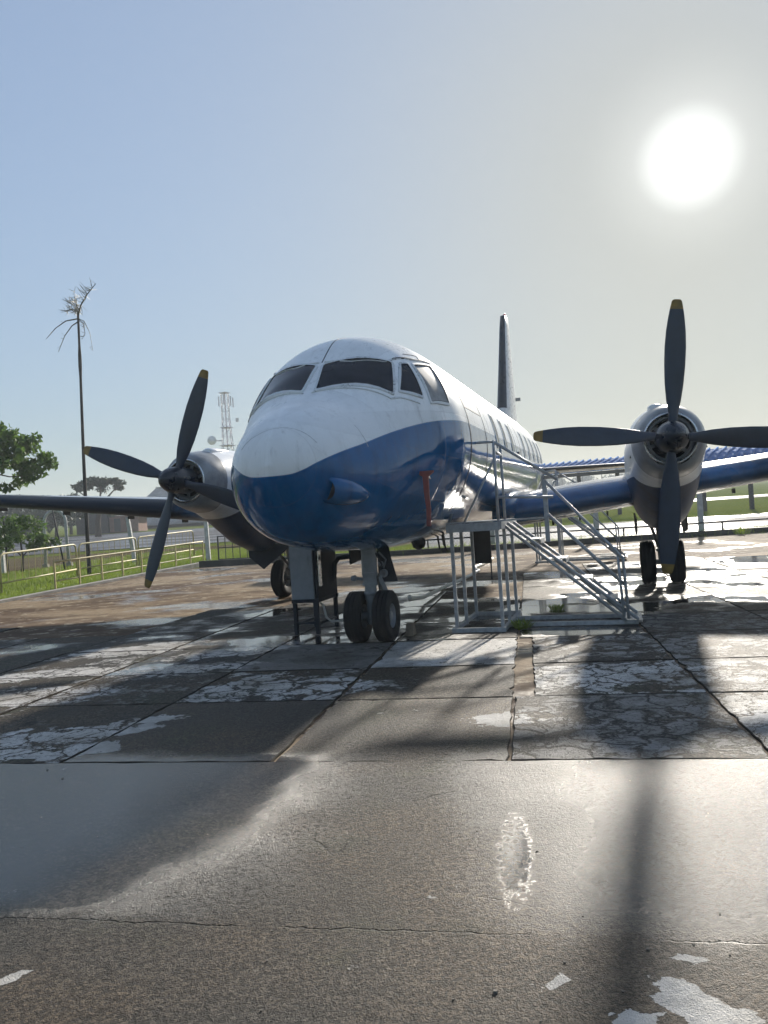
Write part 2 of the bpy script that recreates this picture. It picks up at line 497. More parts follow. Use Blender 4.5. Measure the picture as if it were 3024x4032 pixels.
        dl = t.m('SUBTRACT', t.m('ADD', sp[0], t.m('MULTIPLY', sp[1], -0.42)), -2.35)
        wl = t.ss(t.m('ADD', dl, t.m('MULTIPLY', t.m('SUBTRACT', wn_, 0.5), 1.8)), 0.95, -1.1)
        dr = t.m('SUBTRACT', t.m('ADD', sp[0], t.m('MULTIPLY', sp[1], -0.10)), 0.0)
        wr = t.ss(t.m('ADD', dr, t.m('MULTIPLY', t.m('SUBTRACT', wn_, 0.5), 1.6)), -0.55, 0.55)
        wet = t.m('MULTIPLY', band, t.m('MAXIMUM', wl, wr))
        wet = t.m('MULTIPLY', wet, t.ss(t.m('ADD', gr2, t.m('MULTIPLY', wet, 0.5)), 0.55, 0.75))
        film = t.m('MULTIPLY', band, wl)
        rough = t.mf(pud, t.mf(wet, t.lin(gr2, 0.3, 0.7, 0.45, 0.62), 0.27), 0.16)
        rough = t.mf(film, rough, 0.20)
        bs = t.m('MULTIPLY', t.mf(wet, 1.0, t.mf(film, 0.44, 0.15)), t.m('SUBTRACT', 1.0, t.m('MULTIPLY', pud, 0.95)))
        # one long broken crack across the foreground
        sv = t.m('ADD', t.m('MULTIPLY', sp[0], E2X), t.m('MULTIPLY', sp[1], E2Y))
        sv = t.m('ADD', t.m('SUBTRACT', sv, 2.74), t.m('MULTIPLY', t.m('SUBTRACT', t.noise(p, 4, 5, 0.7), 0.5), 0.10))
        ck = t.m('MULTIPLY', t.ss(t.m('ABSOLUTE', sv), 0.006, 0.0015), t.ss(t.noise(p, 2.3, 3), 0.44, 0.54))
        dd, _ = t.vor(t.vm('ADD', p, t.comb(t.m('MULTIPLY', gr2, .06), wn_, 0.0)), 1.1, 'DISTANCE_TO_EDGE')
        ck = t.m('MAXIMUM', ck, t.m('MULTIPLY', t.ss(dd, 0.004, 0.001), t.ss(t.noise(p, 1.9, 3), 0.60, 0.68, 0.0, 0.6)))
        n = t.bump(t.m('SUBTRACT', t.m('ADD', gr, t.m('MULTIPLY', gr2, 0.9)), t.m('MULTIPLY', ck, 2.0)), bs, 0.018)
        col = t.mix(t.m('MULTIPLY', ck, 0.85), col, (0.015, 0.013, 0.012))
        n = t.bump(skin, 0.3, 0.004, n)
    else:
        wl = t.m('ADD', wn_, t.attr('wet'))
        wet = t.ss(wl, 0.52, 0.60)
        pud = t.ss(t.m('SUBTRACT', wl, t.m('MULTIPLY', pale, 0.03)), 0.60, 0.615)
        rough = t.mf(pud, t.mf(wet, t.mf(pale, 0.62, 0.58), 0.30), 0.06)
        bs = t.m('MULTIPLY', t.mf(wet, 0.9, 0.5), t.m('SUBTRACT', 1.0, t.m('MULTIPLY', pud, 0.96)))
        n = t.bump(t.m('ADD', gr, gr2), bs, 0.010)
        n = t.bump(pale, t.mf(pud, 0.8, 0.05), 0.009, n)
    damp = t.m('MULTIPLY', t.m('MAXIMUM', wet, t.m('MULTIPLY', pud, 0.4 if fore else 1.0)), 0.7)
    col = t.mix(damp, col, t.mix(1.0, col, (0.42, 0.42, 0.45), 'MULTIPLY'))
    t.set(Base_Color=col, Roughness=rough, Normal=n, Specular_IOR_Level=t.mf(t.m('MAXIMUM', wet, pud), 0.10 if not fore else 0.22, t.mf(film, 0.60, 1.0) if fore else 0.85))
    return t.mat


M_SLAB = mat_slab('cracked_slab_concrete')
M_FORE = mat_slab('rough_wet_concrete', True)


M_JOINT = simple('joint_dirt', (.045, .038, .030), .95, var=.4, scale=20, spec=.1)


def mat_apron():
    t = NT('apron_old_concrete')
    p = t.pos()
    pq = t.vm('MULTIPLY', p, t.comb(0.6, 1.0, 1.0))
    a = t.noise(pq, 0.35, 6, 0.62); b = t.noise(p, 3.0, 6, 0.7)
    c = t.mix(t.ss(a, 0.42, 0.60), (0.11, 0.073, 0.048), (0.29, 0.22, 0.145))
    c = t.mix(t.ss(b, 0.55, 0.62), c, (0.36, 0.30, 0.22))
    c = t.mix(t.ss(b, 0.45, 0.32), c, (0.085, 0.06, 0.045))
    w = t.noise(t.vm('ADD', pq, t.comb(9.0, 2.0, 0.0)), 0.4, 5, 0.55)
    wet = t.ss(w, 0.53, 0.6)
    t.set(Base_Color=c, Roughness=t.mf(wet, 0.8, 0.16), Normal=t.bump(b, t.mf(wet, 1.0, 0.08), 0.03), Specular_IOR_Level=t.mf(wet, 0.06, 0.42))
    return t.mat


M_APRON = mat_apron()


def mat_fuselage():
    t = NT('airliner_paint')
    p = t.obj()
    s = t.sep(p)                                   # x port, y aft, z up
    yn = t.lin(s[1], -2.80, 0.60, 0.0, 1.0)
    pts = [(-2.80, 1.945), (-2.74, 1.955), (-2.69, 1.985), (-2.596, 2.056), (-2.454, 2.125), (-2.04, 2.255),
           (-1.746, 2.345), (-1.477, 2.42), (-1.18, 2.49), (-.88, 2.545), (-.47, 2.59), (0.1, 2.62), (0.60, 2.63)]
    zb = t.m('ADD', t.curve(yn, [((y + 2.80) / 3.40, (z - 1.8)) for y, z in pts]), 1.8)
    zb = t.m('ADD', zb, t.m('MULTIPLY', t.m('MAXIMUM', t.m('SUBTRACT', s[1], 0.6), 0.0), 0.02))
    blue = t.ss(t.m('SUBTRACT', zb, s[2]), -0.004, 0.004)
    grime = t.noise(t.vm('MULTIPLY', p, t.comb(2.2, 2.2, 0.55)), 3.0, 8, 0.68)
    fine = t.noise(p, 25, 5, 0.7)
    white = t.mix(t.ss(grime, 0.48, 0.75), (0.86, 0.87, 0.87), (0.74, 0.75, 0.75))
    white = t.mix(t.m('MULTIPLY', t.ss(fine, 0.66, 0.74), 0.5), white, (0.25, 0.25, 0.26))
    bl = t.mix(t.ss(grime, 0.42, 0.7), (0.001, 0.105, 0.28), (0.001, 0.075, 0.20))
    col = t.mix(blue, white, bl)
    # lap joints: hoops along the body and stringers round it
    fy = t.m('ABSOLUTE', t.m('SUBTRACT', t.m('FRACT', t.m('ADD', t.m('DIVIDE', s[1], 0.953), 0.23)), 0.5))
    hoop = t.ss(fy, 0.0, 0.006)
    ang = t.m('ARCTAN2', s[0], t.m('SUBTRACT', s[2], 2.5))
    fa = t.m('ABSOLUTE', t.m('SUBTRACT', t.m('FRACT', t.m('MULTIPLY', ang, 2.45)), 0.5))
    strg = t.ss(fa, 0.0, 0.012)
    aft = t.ss(s[1], -1.0, -0.6)
    seam = t.m('MINIMUM', hoop, strg)
    seam = t.mf(aft, t.mf(0.45, 1.0, seam), seam)
    wnz = t.t.nodes.new('ShaderNodeTexWhiteNoise'); wnz.noise_dimensions = '2D'
    t.put(wnz, 'Vector', t.comb(t.m('FLOOR', t.m('ADD', t.m('DIVIDE', s[1], 0.953), 0.73)), t.m('FLOOR', t.m('ADD', t.m('MULTIPLY', ang, 2.45), 0.5)), 0.0))
    pt = t.lin(wnz.outputs['Value'], 0.0, 1.0, 0.90, 1.05)
    col = t.vm('MULTIPLY', col, t.comb(pt, pt, pt))
    streak = t.noise(t.vm('MULTIPLY', p, t.comb(9.0, 9.0, 0.5)), 1.0, 6, 0.7)
    col = t.mix(t.m('MULTIPLY', t.ss(streak, 0.56, 0.72), t.mf(blue, 0.34, 0.06)), col, (0.22, 0.21, 0.19))
    col = t.mix(t.m('MULTIPLY', t.m('SUBTRACT', 1.0, seam), 0.35), col, (0.12, 0.13, 0.14))
    dent = t.noise(t.vm('MULTIPLY', p, t.comb(1.0, 1.3, 1.6)), 2.2, 2, 0.5)
    n = t.bump(dent, 0.30, 0.02)
    n = t.bump(seam, 0.35, 0.003, n)
    t.set(Base_Color=col, Roughness=t.mf(blue, t.lin(grime, 0.3, 0.7, 0.24, 0.36), t.lin(grime, 0.3, 0.7, 0.06, 0.14)), Normal=n,
          Coat_Weight=t.mf(blue, 0.1, 0.3), Coat_Roughness=0.04, Specular_IOR_Level=0.36)
    return t.mat


def mat_wing():
    t = NT('wing_paint')
    p = t.obj(); s = t.sep(p)
    ax = t.m('ABSOLUTE', s[0])
    # chordwise distance behind the leading edge
    le = t.m('ADD', 4.42, t.m('MULTIPLY', ax, 0.052))
    ch = t.m('SUBTRACT', s[1], le)
    n1 = t.noise(p, 3, 6, 0.6)
    grey = t.mix(t.ss(n1, 0.4, 0.65), (0.42, 0.43, 0.44), (0.33, 0.33, 0.335))
    blue = t.mix(t.ss(n1, 0.4, 0.7), (0.001, 0.105, 0.28), (0.001, 0.075, 0.20))
    boot = (0.006, 0.014, 0.026, 1)
    front = t.ss(t.m('SUBTRACT', 0.42, ch), -0.01, 0.01)
    outb = t.ss(t.m('ADD', ax, t.m('MULTIPLY', t.noise(p, 6, 4), .6)), 4.9, 6.1)
    col = t.mix(front, grey, t.mix(outb, blue, boot))
    fx = t.m('ABSOLUTE', t.m('SUBTRACT', t.m('FRACT', t.m('DIVIDE', ax, 0.8)), 0.5))
    line = t.ss(fx, 0.0, 0.008)
    col = t.mix(t.m('MULTIPLY', t.m('SUBTRACT', 1.0, line), 0.3), col, (0.03, 0.03, 0.03))
    bt = t.m('MULTIPLY', front, outb)
    t.set(Base_Color=col, Roughness=t.mf(bt, 0.25, 0.45), Specular_IOR_Level=t.mf(bt, .45, .08), Normal=t.bump(t.noise(p, 2.5, 2), 0.2, 0.02), Coat_Weight=t.m('MULTIPLY', t.m('SUBTRACT', 1.0, bt), .3))
    return t.mat


def mat_nacelle():
    t = NT('nacelle_paint')
    p = t.obj(); s = t.sep(p)
    n1 = t.noise(p, 4, 7, 0.65)
    edge = t.m('SUBTRACT', 1.93, t.m('MULTIPLY', t.m('MAXIMUM', t.m('SUBTRACT', 3.35, s[1]), 0.0), 0.6))
    low = t.ss(t.m('SUBTRACT', edge, s[2]), -0.006, 0.006)
    white = t.mix(t.ss(n1, 0.42, 0.68), (0.88, 0.89, 0.90), (0.74, 0.75, 0.76))
    blue = t.mix(t.ss(n1, 0.4, 0.7), (0.002, 0.035, 0.11), (0.002, 0.022, 0.07))
    col = t.mix(low, white, blue)
    col = t.mix(t.ss(s[1], 2.605, 2.595), col, t.mix(t.ss(n1, 0.4, 0.65), (0.32, 0.33, 0.34), (0.22, 0.225, 0.23)))
    ring = t.ss(t.m('ABSOLUTE', t.m('SUBTRACT', s[1], 2.60)), 0.0, 0.010)
    ring2 = t.ss(t.m('ABSOLUTE', t.m('SUBTRACT', s[1], 3.9)), 0.0, 0.008)
    rr = t.m('MINIMUM', ring, ring2)
    col = t.mix(t.m('MULTIPLY', t.m('SUBTRACT', 1.0, rr), 0.8), col, (0.06, 0.06, 0.07))
    t.set(Base_Color=col, Roughness=t.mf(low, 0.30, 0.38), Specular_IOR_Level=t.mf(low, 0.45, 0.22), Normal=t.bump(t.m('ADD', t.noise(p, 2.6, 2), t.m('MULTIPLY', rr, 0.2)), 0.3, 0.015))
    return t.mat


M_FUS = mat_fuselage()
M_WING = mat_wing()
M_NAC = mat_nacelle()


def mat_bluepaint():
    t = NT('blue_paint')
    n1 = t.noise(t.obj(), 5, 5)
    t.set(Base_Color=t.mix(t.ss(n1, 0.4, 0.7), (0.014, 0.085, 0.26), (0.010, 0.06, 0.19)), Roughness=0.2, Coat_Weight=0.4)
    return t.mat


M_BLUE = mat_bluepaint()


def mat_glass(name, col, rough):
    t = NT(name)
    n1 = t.noise(t.obj(), 6, 5)
    t.set(Base_Color=t.mix(t.ss(n1, 0.35, 0.7), col, tuple(c * 1.6 for c in col)), Roughness=t.lin(n1, 0.3, 0.7, rough, rough + 0.08), Specular_IOR_Level=0.18)
    return t.mat


M_GLASS = mat_glass('cockpit_glass', (0.014, 0.016, 0.020), 0.06)
M_GLASSGREY = mat_glass('blanked_side_glass', (0.22, 0.225, 0.23), 0.5)

# ================================================================== THE SETTING
def sheet(name, xs, ys, z_off, mat, label, cat='ground', warp=None):
    vs = []
    for y in ys:
        for x in xs:
            X, Y = warp(x, y) if warp else (x, y)
            vs.append((X, Y, terrain(Y) + z_off))
    n = len(xs)
    fs = [(j * n + i, j * n + i + 1, (j + 1) * n + i + 1, (j + 1) * n + i) for j in range(len(ys) - 1) for i in range(n - 1)]
    b = MB(); b.add(vs, fs)
    o = b.build(name, mat, smooth=True)
    return tag(o, label, cat, kind='structure')


def lsp(a, b, n): return [a + (b - a) * i / (n - 1) for i in range(n)]


sheet('ground', [-650, -300, -100, -50, 0, 50, 100, 300, 650],
      [-80, -20, 0, 10, 14, 15, 16, 17, 18, 19, 20, 25, 40, 80, 150, 300, 500, 800], -0.10, M_GRASS,
      'wide airfield grass around the apron', 'grass')


def apron_warp(u, v):
    # u: 0..1 from the left railing to the far right; v: along
    lft = A2W(v, -12.15)
    rgt = (48.0, lft[1])
    return (lft[0] + (rgt[0] - lft[0]) * u, lft[1])


ys_ap = [-34, -20, -10, 0, 2, 4, 5, 6, 7, 8, 10, 12, 14.6]
apron = sheet('apron', lsp(0, 1, 6), ys_ap, -0.016, M_APRON,
              'old stained concrete apron under the parked airliner', 'apron', warp=apron_warp)

# taxiway and runway beyond the fence
def strip_sheet(name, p0, p1, w0, w1, z, mat, label):
    """strip along the line p0-p1, from w0 to w1 to the far side of it"""
    d = Vector((p1[0] - p0[0], p1[1] - p0[1], 0)); L = d.length; d.normalize()
    nn = Vector((-d.y, d.x, 0))
    vs = []; N = 60
    for j in (w0, w0 + (w1 - w0) * .25, w0 + (w1 - w0) * .5, w0 + (w1 - w0) * .75, w1):
        for i in range(N):
            q = Vector((p0[0], p0[1], 0)) + d * (L * i / (N - 1)) + nn * j
            vs.append((q.x, q.y, terrain(q.y) + z))
    fs = [(j * N + i, j * N + i + 1, (j + 1) * N + i + 1, (j + 1) * N + i) for j in range(4) for i in range(N - 1)]
    b = MB(); b.add(vs, fs)
    o = b.build(name, mat, smooth=True)
    return tag(o, label, 'runway', kind='structure')


strip_sheet('taxiway', (1.5, 30.5), (130, 26.5), 0, 11.5, -0.05, M_RUNWAY, 'wet grey taxiway behind the right fence')
strip_sheet('dirt_verge', (-60, 33.4), (-4, 33.4), 0, 11.0, -0.075, M_DIRT, 'brown dry dirt strip between the grass verge and the runway')
strip_sheet('runway', (-130, 40), (-5, 49), 0, 44, -0.055, M_RUNWAY, 'wide wet grey runway behind the left railings')
strip_sheet('runway', (0, 75), (260, 58), 0, 9.0, -0.055, M_RUNWAY, 'narrow bright wet strip across the right grass field')

# ---- concrete slabs of the apron, each its own piece
PHI = radians(10.5)
E1 = (cos(PHI), -sin(PHI)); E2 = (sin(PHI), cos(PHI))


def UV2W(u, v): return (u * E1[0] + v * E2[0], u * E1[1] + v * E2[1])


rows = [-3.9, -0.6, 4.68, 6.33, 7.70, 9.35, 10.92, 12.5, 14.1, 15.7, 17.3, 18.9, 20.5]
rng = random.Random(3)


def slab(u0, u1, v0, v1, mat, gap=0.007, nseg=14, jag=0.016, look=(0, .5, .7, 0), bev=.006):
    zt = rng.uniform(-0.004, 0.003) if bev > .004 else 0.0
    tilt = (rng.uniform(-.0015, .0015), rng.uniform(-.0015, .0015))
    ring = []
    def edge(a, b, nrm):
        L = hypot(b[0] - a[0], b[1] - a[1]); k = max(nseg, int(L / 0.18))
        for i in range(k):
            t = i / k
            j = rng.uniform(-jag, jag * 0.3)
            if rng.random() < 0.06: j -= rng.uniform(0.01, 0.03)
            ring.append((a[0] + (b[0] - a[0]) * t + nrm[0] * j, a[1] + (b[1] - a[1]) * t + nrm[1] * j))
    g = gap
    c = [(u0 + g, v0 + g), (u1 - g, v0 + g), (u1 - g, v1 - g), (u0 + g, v1 - g)]
    edge(c[0], c[1], (0, -1)); edge(c[1], c[2], (1, 0)); edge(c[2], c[3], (0, 1)); edge(c[3], c[0], (-1, 0))
    cu, cv = (u0 + u1) / 2, (v0 + v1) / 2
    top, mid, bot = [], [], []
    for u, v in ring:
        x, y = UV2W(u, v)
        z = terrain(y) + zt + tilt[0] * (u - cu) + tilt[1] * (v - cv)
        du, dv = (cu - u), (cv - v); xi, yi = UV2W(u + max(-bev, min(bev, du)), v + max(-bev, min(bev, dv)))
        top.append((xi, yi, z)); mid.append((x, y, z - bev)); bot.append((x, y, z - 0.06))
    n = len(ring)
    b = MB()
    b.add(top + mid + bot, [tuple(range(n))])
    b.add([], [(k - n * 3, k + n - n * 3, (k + 1) % n + n - n * 3, (k + 1) % n - n * 3) for k in range(n)]
          + [(n + k - n * 3, 2 * n + k - n * 3, 2 * n + (k + 1) % n - n * 3, n + (k + 1) % n - n * 3) for k in range(n)], 1)
    o = b.build('slab', [mat, M_JOINT], apron)
    for q_, val in zip(('skin', 'craze', 'tone', 'wet'), look): o[q_] = float(val)
    return o


JR = rows.index(4.68)
# (row, column): skin left, crazing, tone, standing water
LOOK = {(0, 0): (.35, .75, .42, -.2), (0, 1): (.28, .25, .62, -.02), (0, -1): (-.12, .3, .8, -.3), (0, -2): (-.16, .3, .8, -.2), (0, -3): (-.05, .5, .6, -.1), (0, 2): (.1, .5, .5, .02),
        (1, 0): (.18, .6, .95, -.12), (1, 1): (.30, .70, .52, -.2), (1, -1): (.02, .7, .40, -.2), (1, -2): (.16, .55, .9, -.15), (1, -3): (.16, .95, .36, -.03), (1, -4): (.02, .6, .8, -.1), (1, 2): (.25, .7, .5, -.1),
        (2, -1): (.42, .05, .95, -.2), (2, 0): (.22, .7, .60, -.1), (2, 1): (.25, .8, .50, -.2), (2, -2): (.40, .10, .34, -.05), (2, -3): (-.02, .6, .6, .0), (2, -4): (.14, .4, .8, -.1), (2, -5): (.10, .9, .42, -.02), (2, -6): (.1, .9, .5, -.02), (1, -5): (.12, .9, .4, -.02),
        (3, -1): (.02, .4, .5, .02), (3, 0): (.0, .7, .45, .10), (3, 1): (.28, .85, .36, -.1), (3, 2): (.2, .7, .6, -.05), (3, -2): (-.02, .3, .4, .10), (3, -3): (-.05, .7, .5, .10),
        (4, 0): (-.05, .5, .5, .11), (4, 1): (-.05, .5, .5, .09), (4, -1): (-.1, .5, .5, .08), (4, -2): (-.05, .6, .5, .12), (5, 0): (-.05, .5, .5, .09), (5, 1): (-.05, .5, .5, .09), (5, -1): (-.1, .5, .5, .08), (5, -2): (-.05, .6, .5, .08), (2, -3): (-.06, .6, .6, .07)}
ROUGH = {(0, -1), (0, -2), (0, -4), (0, -5), (0, -6)}
for j in range(len(rows) - 1):
    v0, v1 = rows[j], rows[j + 1]
    if v1 <= 4.7:
        for u0, u1 in ((-11.5, -5.6), (-5.6, 6.4), (6.4, 12.0)):
            slab(u0, u1, v0, v1, M_FORE, gap=0.0025, nseg=20, jag=0.003, bev=.003)
        continue
    for i in range(-8, 9):
        u0 = -0.2 + 1.485 * i; u1 = u0 + 1.485
        x, y = UV2W((u0 + u1) / 2, (v0 + v1) / 2)
        if abs(x) > 0.62 * y + 2.6: continue
        ya = (x - AC0[0]) * cos(YAW) - (y - AC0[1]) * sin(YAW)
        xa = (x - AC0[0]) * sin(YAW) + (y - AC0[1]) * cos(YAW)
        if ya < -10.8 or (xa > 1.5 and ya < -3.2 - .25 * (6 - xa) * (xa < 6)): continue
        if xa > 5.5 and ya < 1.5: continue
        uu0 = u0 + (0.15 if i == 0 and 7.6 < v1 < 9.6 else 0.0)
        key = (j - JR, i)
        look = LOOK.get(key)
        if look is None:
            far = min(max((v0 - 8) / 8, 0), 1)
            look = (rng.uniform(-.10, .12), rng.uniform(.2, .8), rng.uniform(.35, .62), rng.uniform(-.06, .02) + .08 * far)
        slab(uu0, u1, v0, v1, M_FORE if key in ROUGH else M_SLAB, look=look)

# ================================================================== THE AIRLINER
def pchip(xs, ys):
    n = len(xs); h = [xs[i + 1] - xs[i] for i in range(n - 1)]
    d = [(ys[i + 1] - ys[i]) / h[i] for i in range(n - 1)]
    m = [d[0]] + [0 if d[i - 1] * d[i] <= 0 else 2 / (1 / d[i - 1] + 1 / d[i]) for i in range(1, n - 1)] + [d[-1]]
    def f(x):
        i = min(max(bisect.bisect_right(xs, x) - 1, 0), n - 2)
        t = min(max((x - xs[i]) / h[i], 0), 1)
        return (ys[i] * (2 * t ** 3 - 3 * t * t + 1) + h[i] * m[i] * (t ** 3 - 2 * t * t + t)
                + ys[i + 1] * (3 * t * t - 2 * t ** 3) + h[i] * m[i + 1] * (t ** 3 - t * t))
    return f


TIP = -2.78
FSs = [0, .03, .12, .3, .6, 1.0, 1.5, 2.1, 2.7, 3.4, 7.4, 12, 14, 16, 18, 19.6, 20.4]
FWs = [0, .16, .328, .515, .690, .875, 1.035, 1.222, 1.325, 1.335, 1.335, 1.335, 1.27, 1.06, .72, .35, .06]
FBs = [2.05, 1.9, 1.752, 1.539, 1.345, 1.249, 1.193, 1.165, 1.14, 1.132, 1.212, 1.305, 1.53, 1.97, 2.51, 3.0, 3.32]
FTs = [2.05, 2.2, 2.352, 2.506, 2.664, 2.815, 3.22, 3.63, 3.765, 3.802, 3.882, 3.975, 3.99, 3.92, 3.76, 3.55, 3.38]
fw, fb, ft = pchip(FSs, FWs), pchip(FSs, FBs), pchip(FSs, FTs)


def skin(X, t, off=0.0):
    """fuselage skin in the airliner's frame (x port, y aft, z up); t from the top towards port"""
    s = X - TIP; w, b, tp = fw(s), fb(s), ft(s); zm = b + (tp - b) * .48
    c = cos(t); r = (tp - zm) if c > 0 else (zm - b)
    n = hypot(sin(t) * r, c * w) or 1
    return (w * sin(t) + off * sin(t) * r / n, X, zm + r * c + off * c * w / n)


plane = empty('airliner', (AC0[0], AC0[1], 0), -YAW,
              'white and blue twin propeller airliner parked on the wet apron', 'airplane')

# ---- fuselage
stations = [TIP + .3 * (i / 16) ** 2 for i in range(1, 17)] + lsp(TIP + .33, 1.0, 64) + lsp(1.1, 17.62, 90)
NT_ = 128
b = MB()
b.loft([[skin(X, 2 * pi * k / NT_) for k in range(NT_)] for X in stations])
fus_o = b.build('fuselage', M_FUS, plane, smooth=True)


def ribbon(name, path, width, off, mat, parent, n=24, thick=0.004):
    """thin raised strip on the skin along a path of (X, t)"""
    pts = []
    L = len(path) - 1
    for i in range(n + 1):
        f = i / n * L; k = min(int(f), L - 1); q = f - k
        pts.append((path[k][0] + (path[k + 1][0] - path[k][0]) * q, path[k][1] + (path[k + 1][1] - path[k][1]) * q))
    rings = []
    for i, (X, t) in enumerate(pts):
        a = Vector(skin(*pts[max(i - 1, 0)])); c = Vector(skin(*pts[min(i + 1, n)]))
        p = Vector(skin(X, t)); nr = (Vector(skin(X, t, 0.1)) - p).normalized()
        d = (c - a).normalized(); s = d.cross(nr).normalized() * width / 2
        rings.append([p - s - nr * .003, p - s + nr * off, p + s + nr * off, p + s - nr * .003])
    b = MB(); b.loft(rings)
    return b.build(name, mat, parent)


def round_poly(poly, r=0.055, k=4):
    """round the corners of a polygon in (X, t) space"""
    out = []
    n = len(poly)
    for i in range(n):
        p0, p1, p2 = poly[i - 1], poly[i], poly[(i + 1) % n]
        a = (p1[0] + (p0[0] - p1[0]) * r, p1[1] + (p0[1] - p1[1]) * r)
        c = (p1[0] + (p2[0] - p1[0]) * r, p1[1] + (p2[1] - p1[1]) * r)
        for j in range(k + 1):
            q = j / k
            out.append(tuple((1 - q) ** 2 * a[e] + 2 * q * (1 - q) * p1[e] + q * q * c[e] for e in (0, 1)))
        m = 6
        nx = poly[(i + 2) % n]
        e = (p2[0] + (p1[0] - p2[0]) * r, p2[1] + (p1[1] - p2[1]) * r)
        for j in range(1, m):
            q = j / m
            out.append((c[0] + (e[0] - c[0]) * q, c[1] + (e[1] - c[1]) * q))
    return out


def grow(poly, s, d=0.0):
    cx = sum(p[0] for p in poly) / len(poly); cy = sum(p[1] for p in poly) / len(poly)
    out = []
    for p in poly:
        v = Vector((p[0] - cx, p[1] - cy)); L = v.length or 1
        v = v * s + v / L * d
        out.append((cx + v.x, cy + v.y))
    return out


def pane(name, poly, glass, frame_mat, parent, sgn=1, off=0.008, fr=0.03, fo=0.018, gasket=True):
    poly = [(X, sgn * t) for X, t in poly]
    rp = round_poly(poly)
    rings = [grow(rp, f) for f in (1.0, .9, .8, .7, .6, .5, .4, .3, .2, .1, .02)]
    b = MB()
    b.loft([[skin(X, t, off) for X, t in rg] for rg in rings], cap=(False, True))
    g = b.build(name, glass, parent, smooth=True)
    b = MB()
    r0 = grow(rp, 1.0, -.004); r1 = grow(rp, 1.0, fr * .3); r2 = grow(rp, 1.0, fr)
    rings = [[skin(X, t, off) for X, t in r0], [skin(X, t, fo) for X, t in r0], [skin(X, t, fo) for X, t in r1],
             [skin(X, t, fo * .9) for X, t in r2], [skin(X, t, -.004) for X, t in grow(rp, 1.0, fr * 1.12)]]
    b.loft(rings, cap=(False, False))
    b.build('window_frame', frame_mat, parent, smooth=True, sharp=35)
    if gasket:
        b = MB()
        q0 = grow(rp, 1.0, -.012); q1 = grow(rp, 1.0, .002)
        b.loft([[skin(X, t, off + .001) for X, t in q0], [skin(X, t, off + .008) for X, t in q0], [skin(X, t, off + .008) for X, t in q1], [skin(X, t, off) for X, t in q1]], cap=(False, False))
        b.build('window_gasket', M_SEAM, parent)
    return g


def mat_frame():
    t = NT('chipped_white_frame')
    n1 = t.noise(t.obj(), 38, 6, 0.75)
    big = t.noise(t.obj(), 4, 3)
    chip = t.m('MULTIPLY', t.ss(n1, 0.50, 0.60), t.ss(big, 0.46, 0.62))
    t.set(Base_Color=t.mix(chip, (0.66, 0.68, 0.69), (0.20, 0.20, 0.21)), Roughness=0.5)
    return t.mat


M_FRAME = mat_frame()
M_NSEAM = simple('faint_joint', (.42, .43, .44), .5, var=.5, scale=14)
front = [(-1.290, .040), (-.945, .665), (-1.30, .890), (-1.675, .085)]
quarter = [(-.868, .740), (-.775, .782), (-.935, 1.115), (-1.19, .915)]
sidew = [(-.695, .815), (-.285, .860), (-.425, 1.26), (-.84, 1.205)]
for sg in (1, -1):
    pane('windscreen_pane', front, M_GLASS, M_FRAME, fus_o, sg, fr=.026)
    pane('quarter_window', quarter, M_GLASS, M_FRAME, fus_o, sg, fr=.022)
    pane('cockpit_side_window', sidew, M_GLASSGREY, M_FRAME, fus_o, sg, fr=.022)
    ribbon('brow_strip', [(-1.225, sg * .03), (-1.19, sg * .3), (-.99, sg * .61), (-.86, sg * .66), (-.72, sg * .705), (-.535, sg * .775), (-.15, sg * .825)], .022, .012, M_FRAME, fus_o, 40)
    ribbon('brow_seam', [(-.882, sg * .648), (-.75, sg * .70), (-.535, sg * .770), (-.16, sg * .822)], .012, .017, M_SEAM, fus_o, 24)
    ribbon('sill_strip', [(-1.71, sg * .05), (-1.545, sg * .48), (-1.36, sg * .91), (-1.235, sg * .97), (-1.02, sg * 1.15)], .020, .009, M_FRAME, fus_o, 40)
    ribbon('hatch_seam', [(-.595, sg * .659), (-.33, sg * .715), (-.40, sg * .79)], .008, .004, M_SEAM, fus_o, 16)
    # forward door
    ribbon('door_seam', [(.33, sg * 1.0)] + [(.30, sg * (1.0 + .1 * k)) for k in range(1, 14)], .030, .004, M_SEAM, fus_o, 44)
    ribbon('door_seam', [(1.55, sg * (.9 + .1 * k)) for k in range(0, 13)], .012, .004, M_SEAM, fus_o, 40)
    ribbon('door_seam', [(.31, sg * 1.252), (1.54, sg * 1.256)], .016, .004, M_SEAM, fus_o, 10)
    ribbon('door_handle', [(.60, sg * 2.13), (.95, sg * 2.14)], .03, .035, M_BAREMETAL, fus_o, 4)
    # cabin windows
    for Xc in (2.66, 3.61, 4.56, 6.45, 7.42, 8.36, 9.32, 10.4):
        hw, t0, t1 = .105, 1.165, 1.52
        poly = [(Xc - hw, t0), (Xc + hw, t0), (Xc + hw, t1), (Xc - hw, t1)]
        pane('cabin_window', poly, M_GLASS, M_WHITE, fus_o, sg, fr=.02, fo=.012, gasket=False)
    ribbon('exit_seam', [(5.05, sg * 1.55), (5.05, sg * 1.05), (5.75, sg * 1.05), (5.75, sg * 1.6)], .016, .003, M_SEAM, fus_o, 40)
    ribbon('exit_handle', [(5.25, sg * 1.50), (5.42, sg * 1.50)], .03, .02, M_SEAM, fus_o, 3)

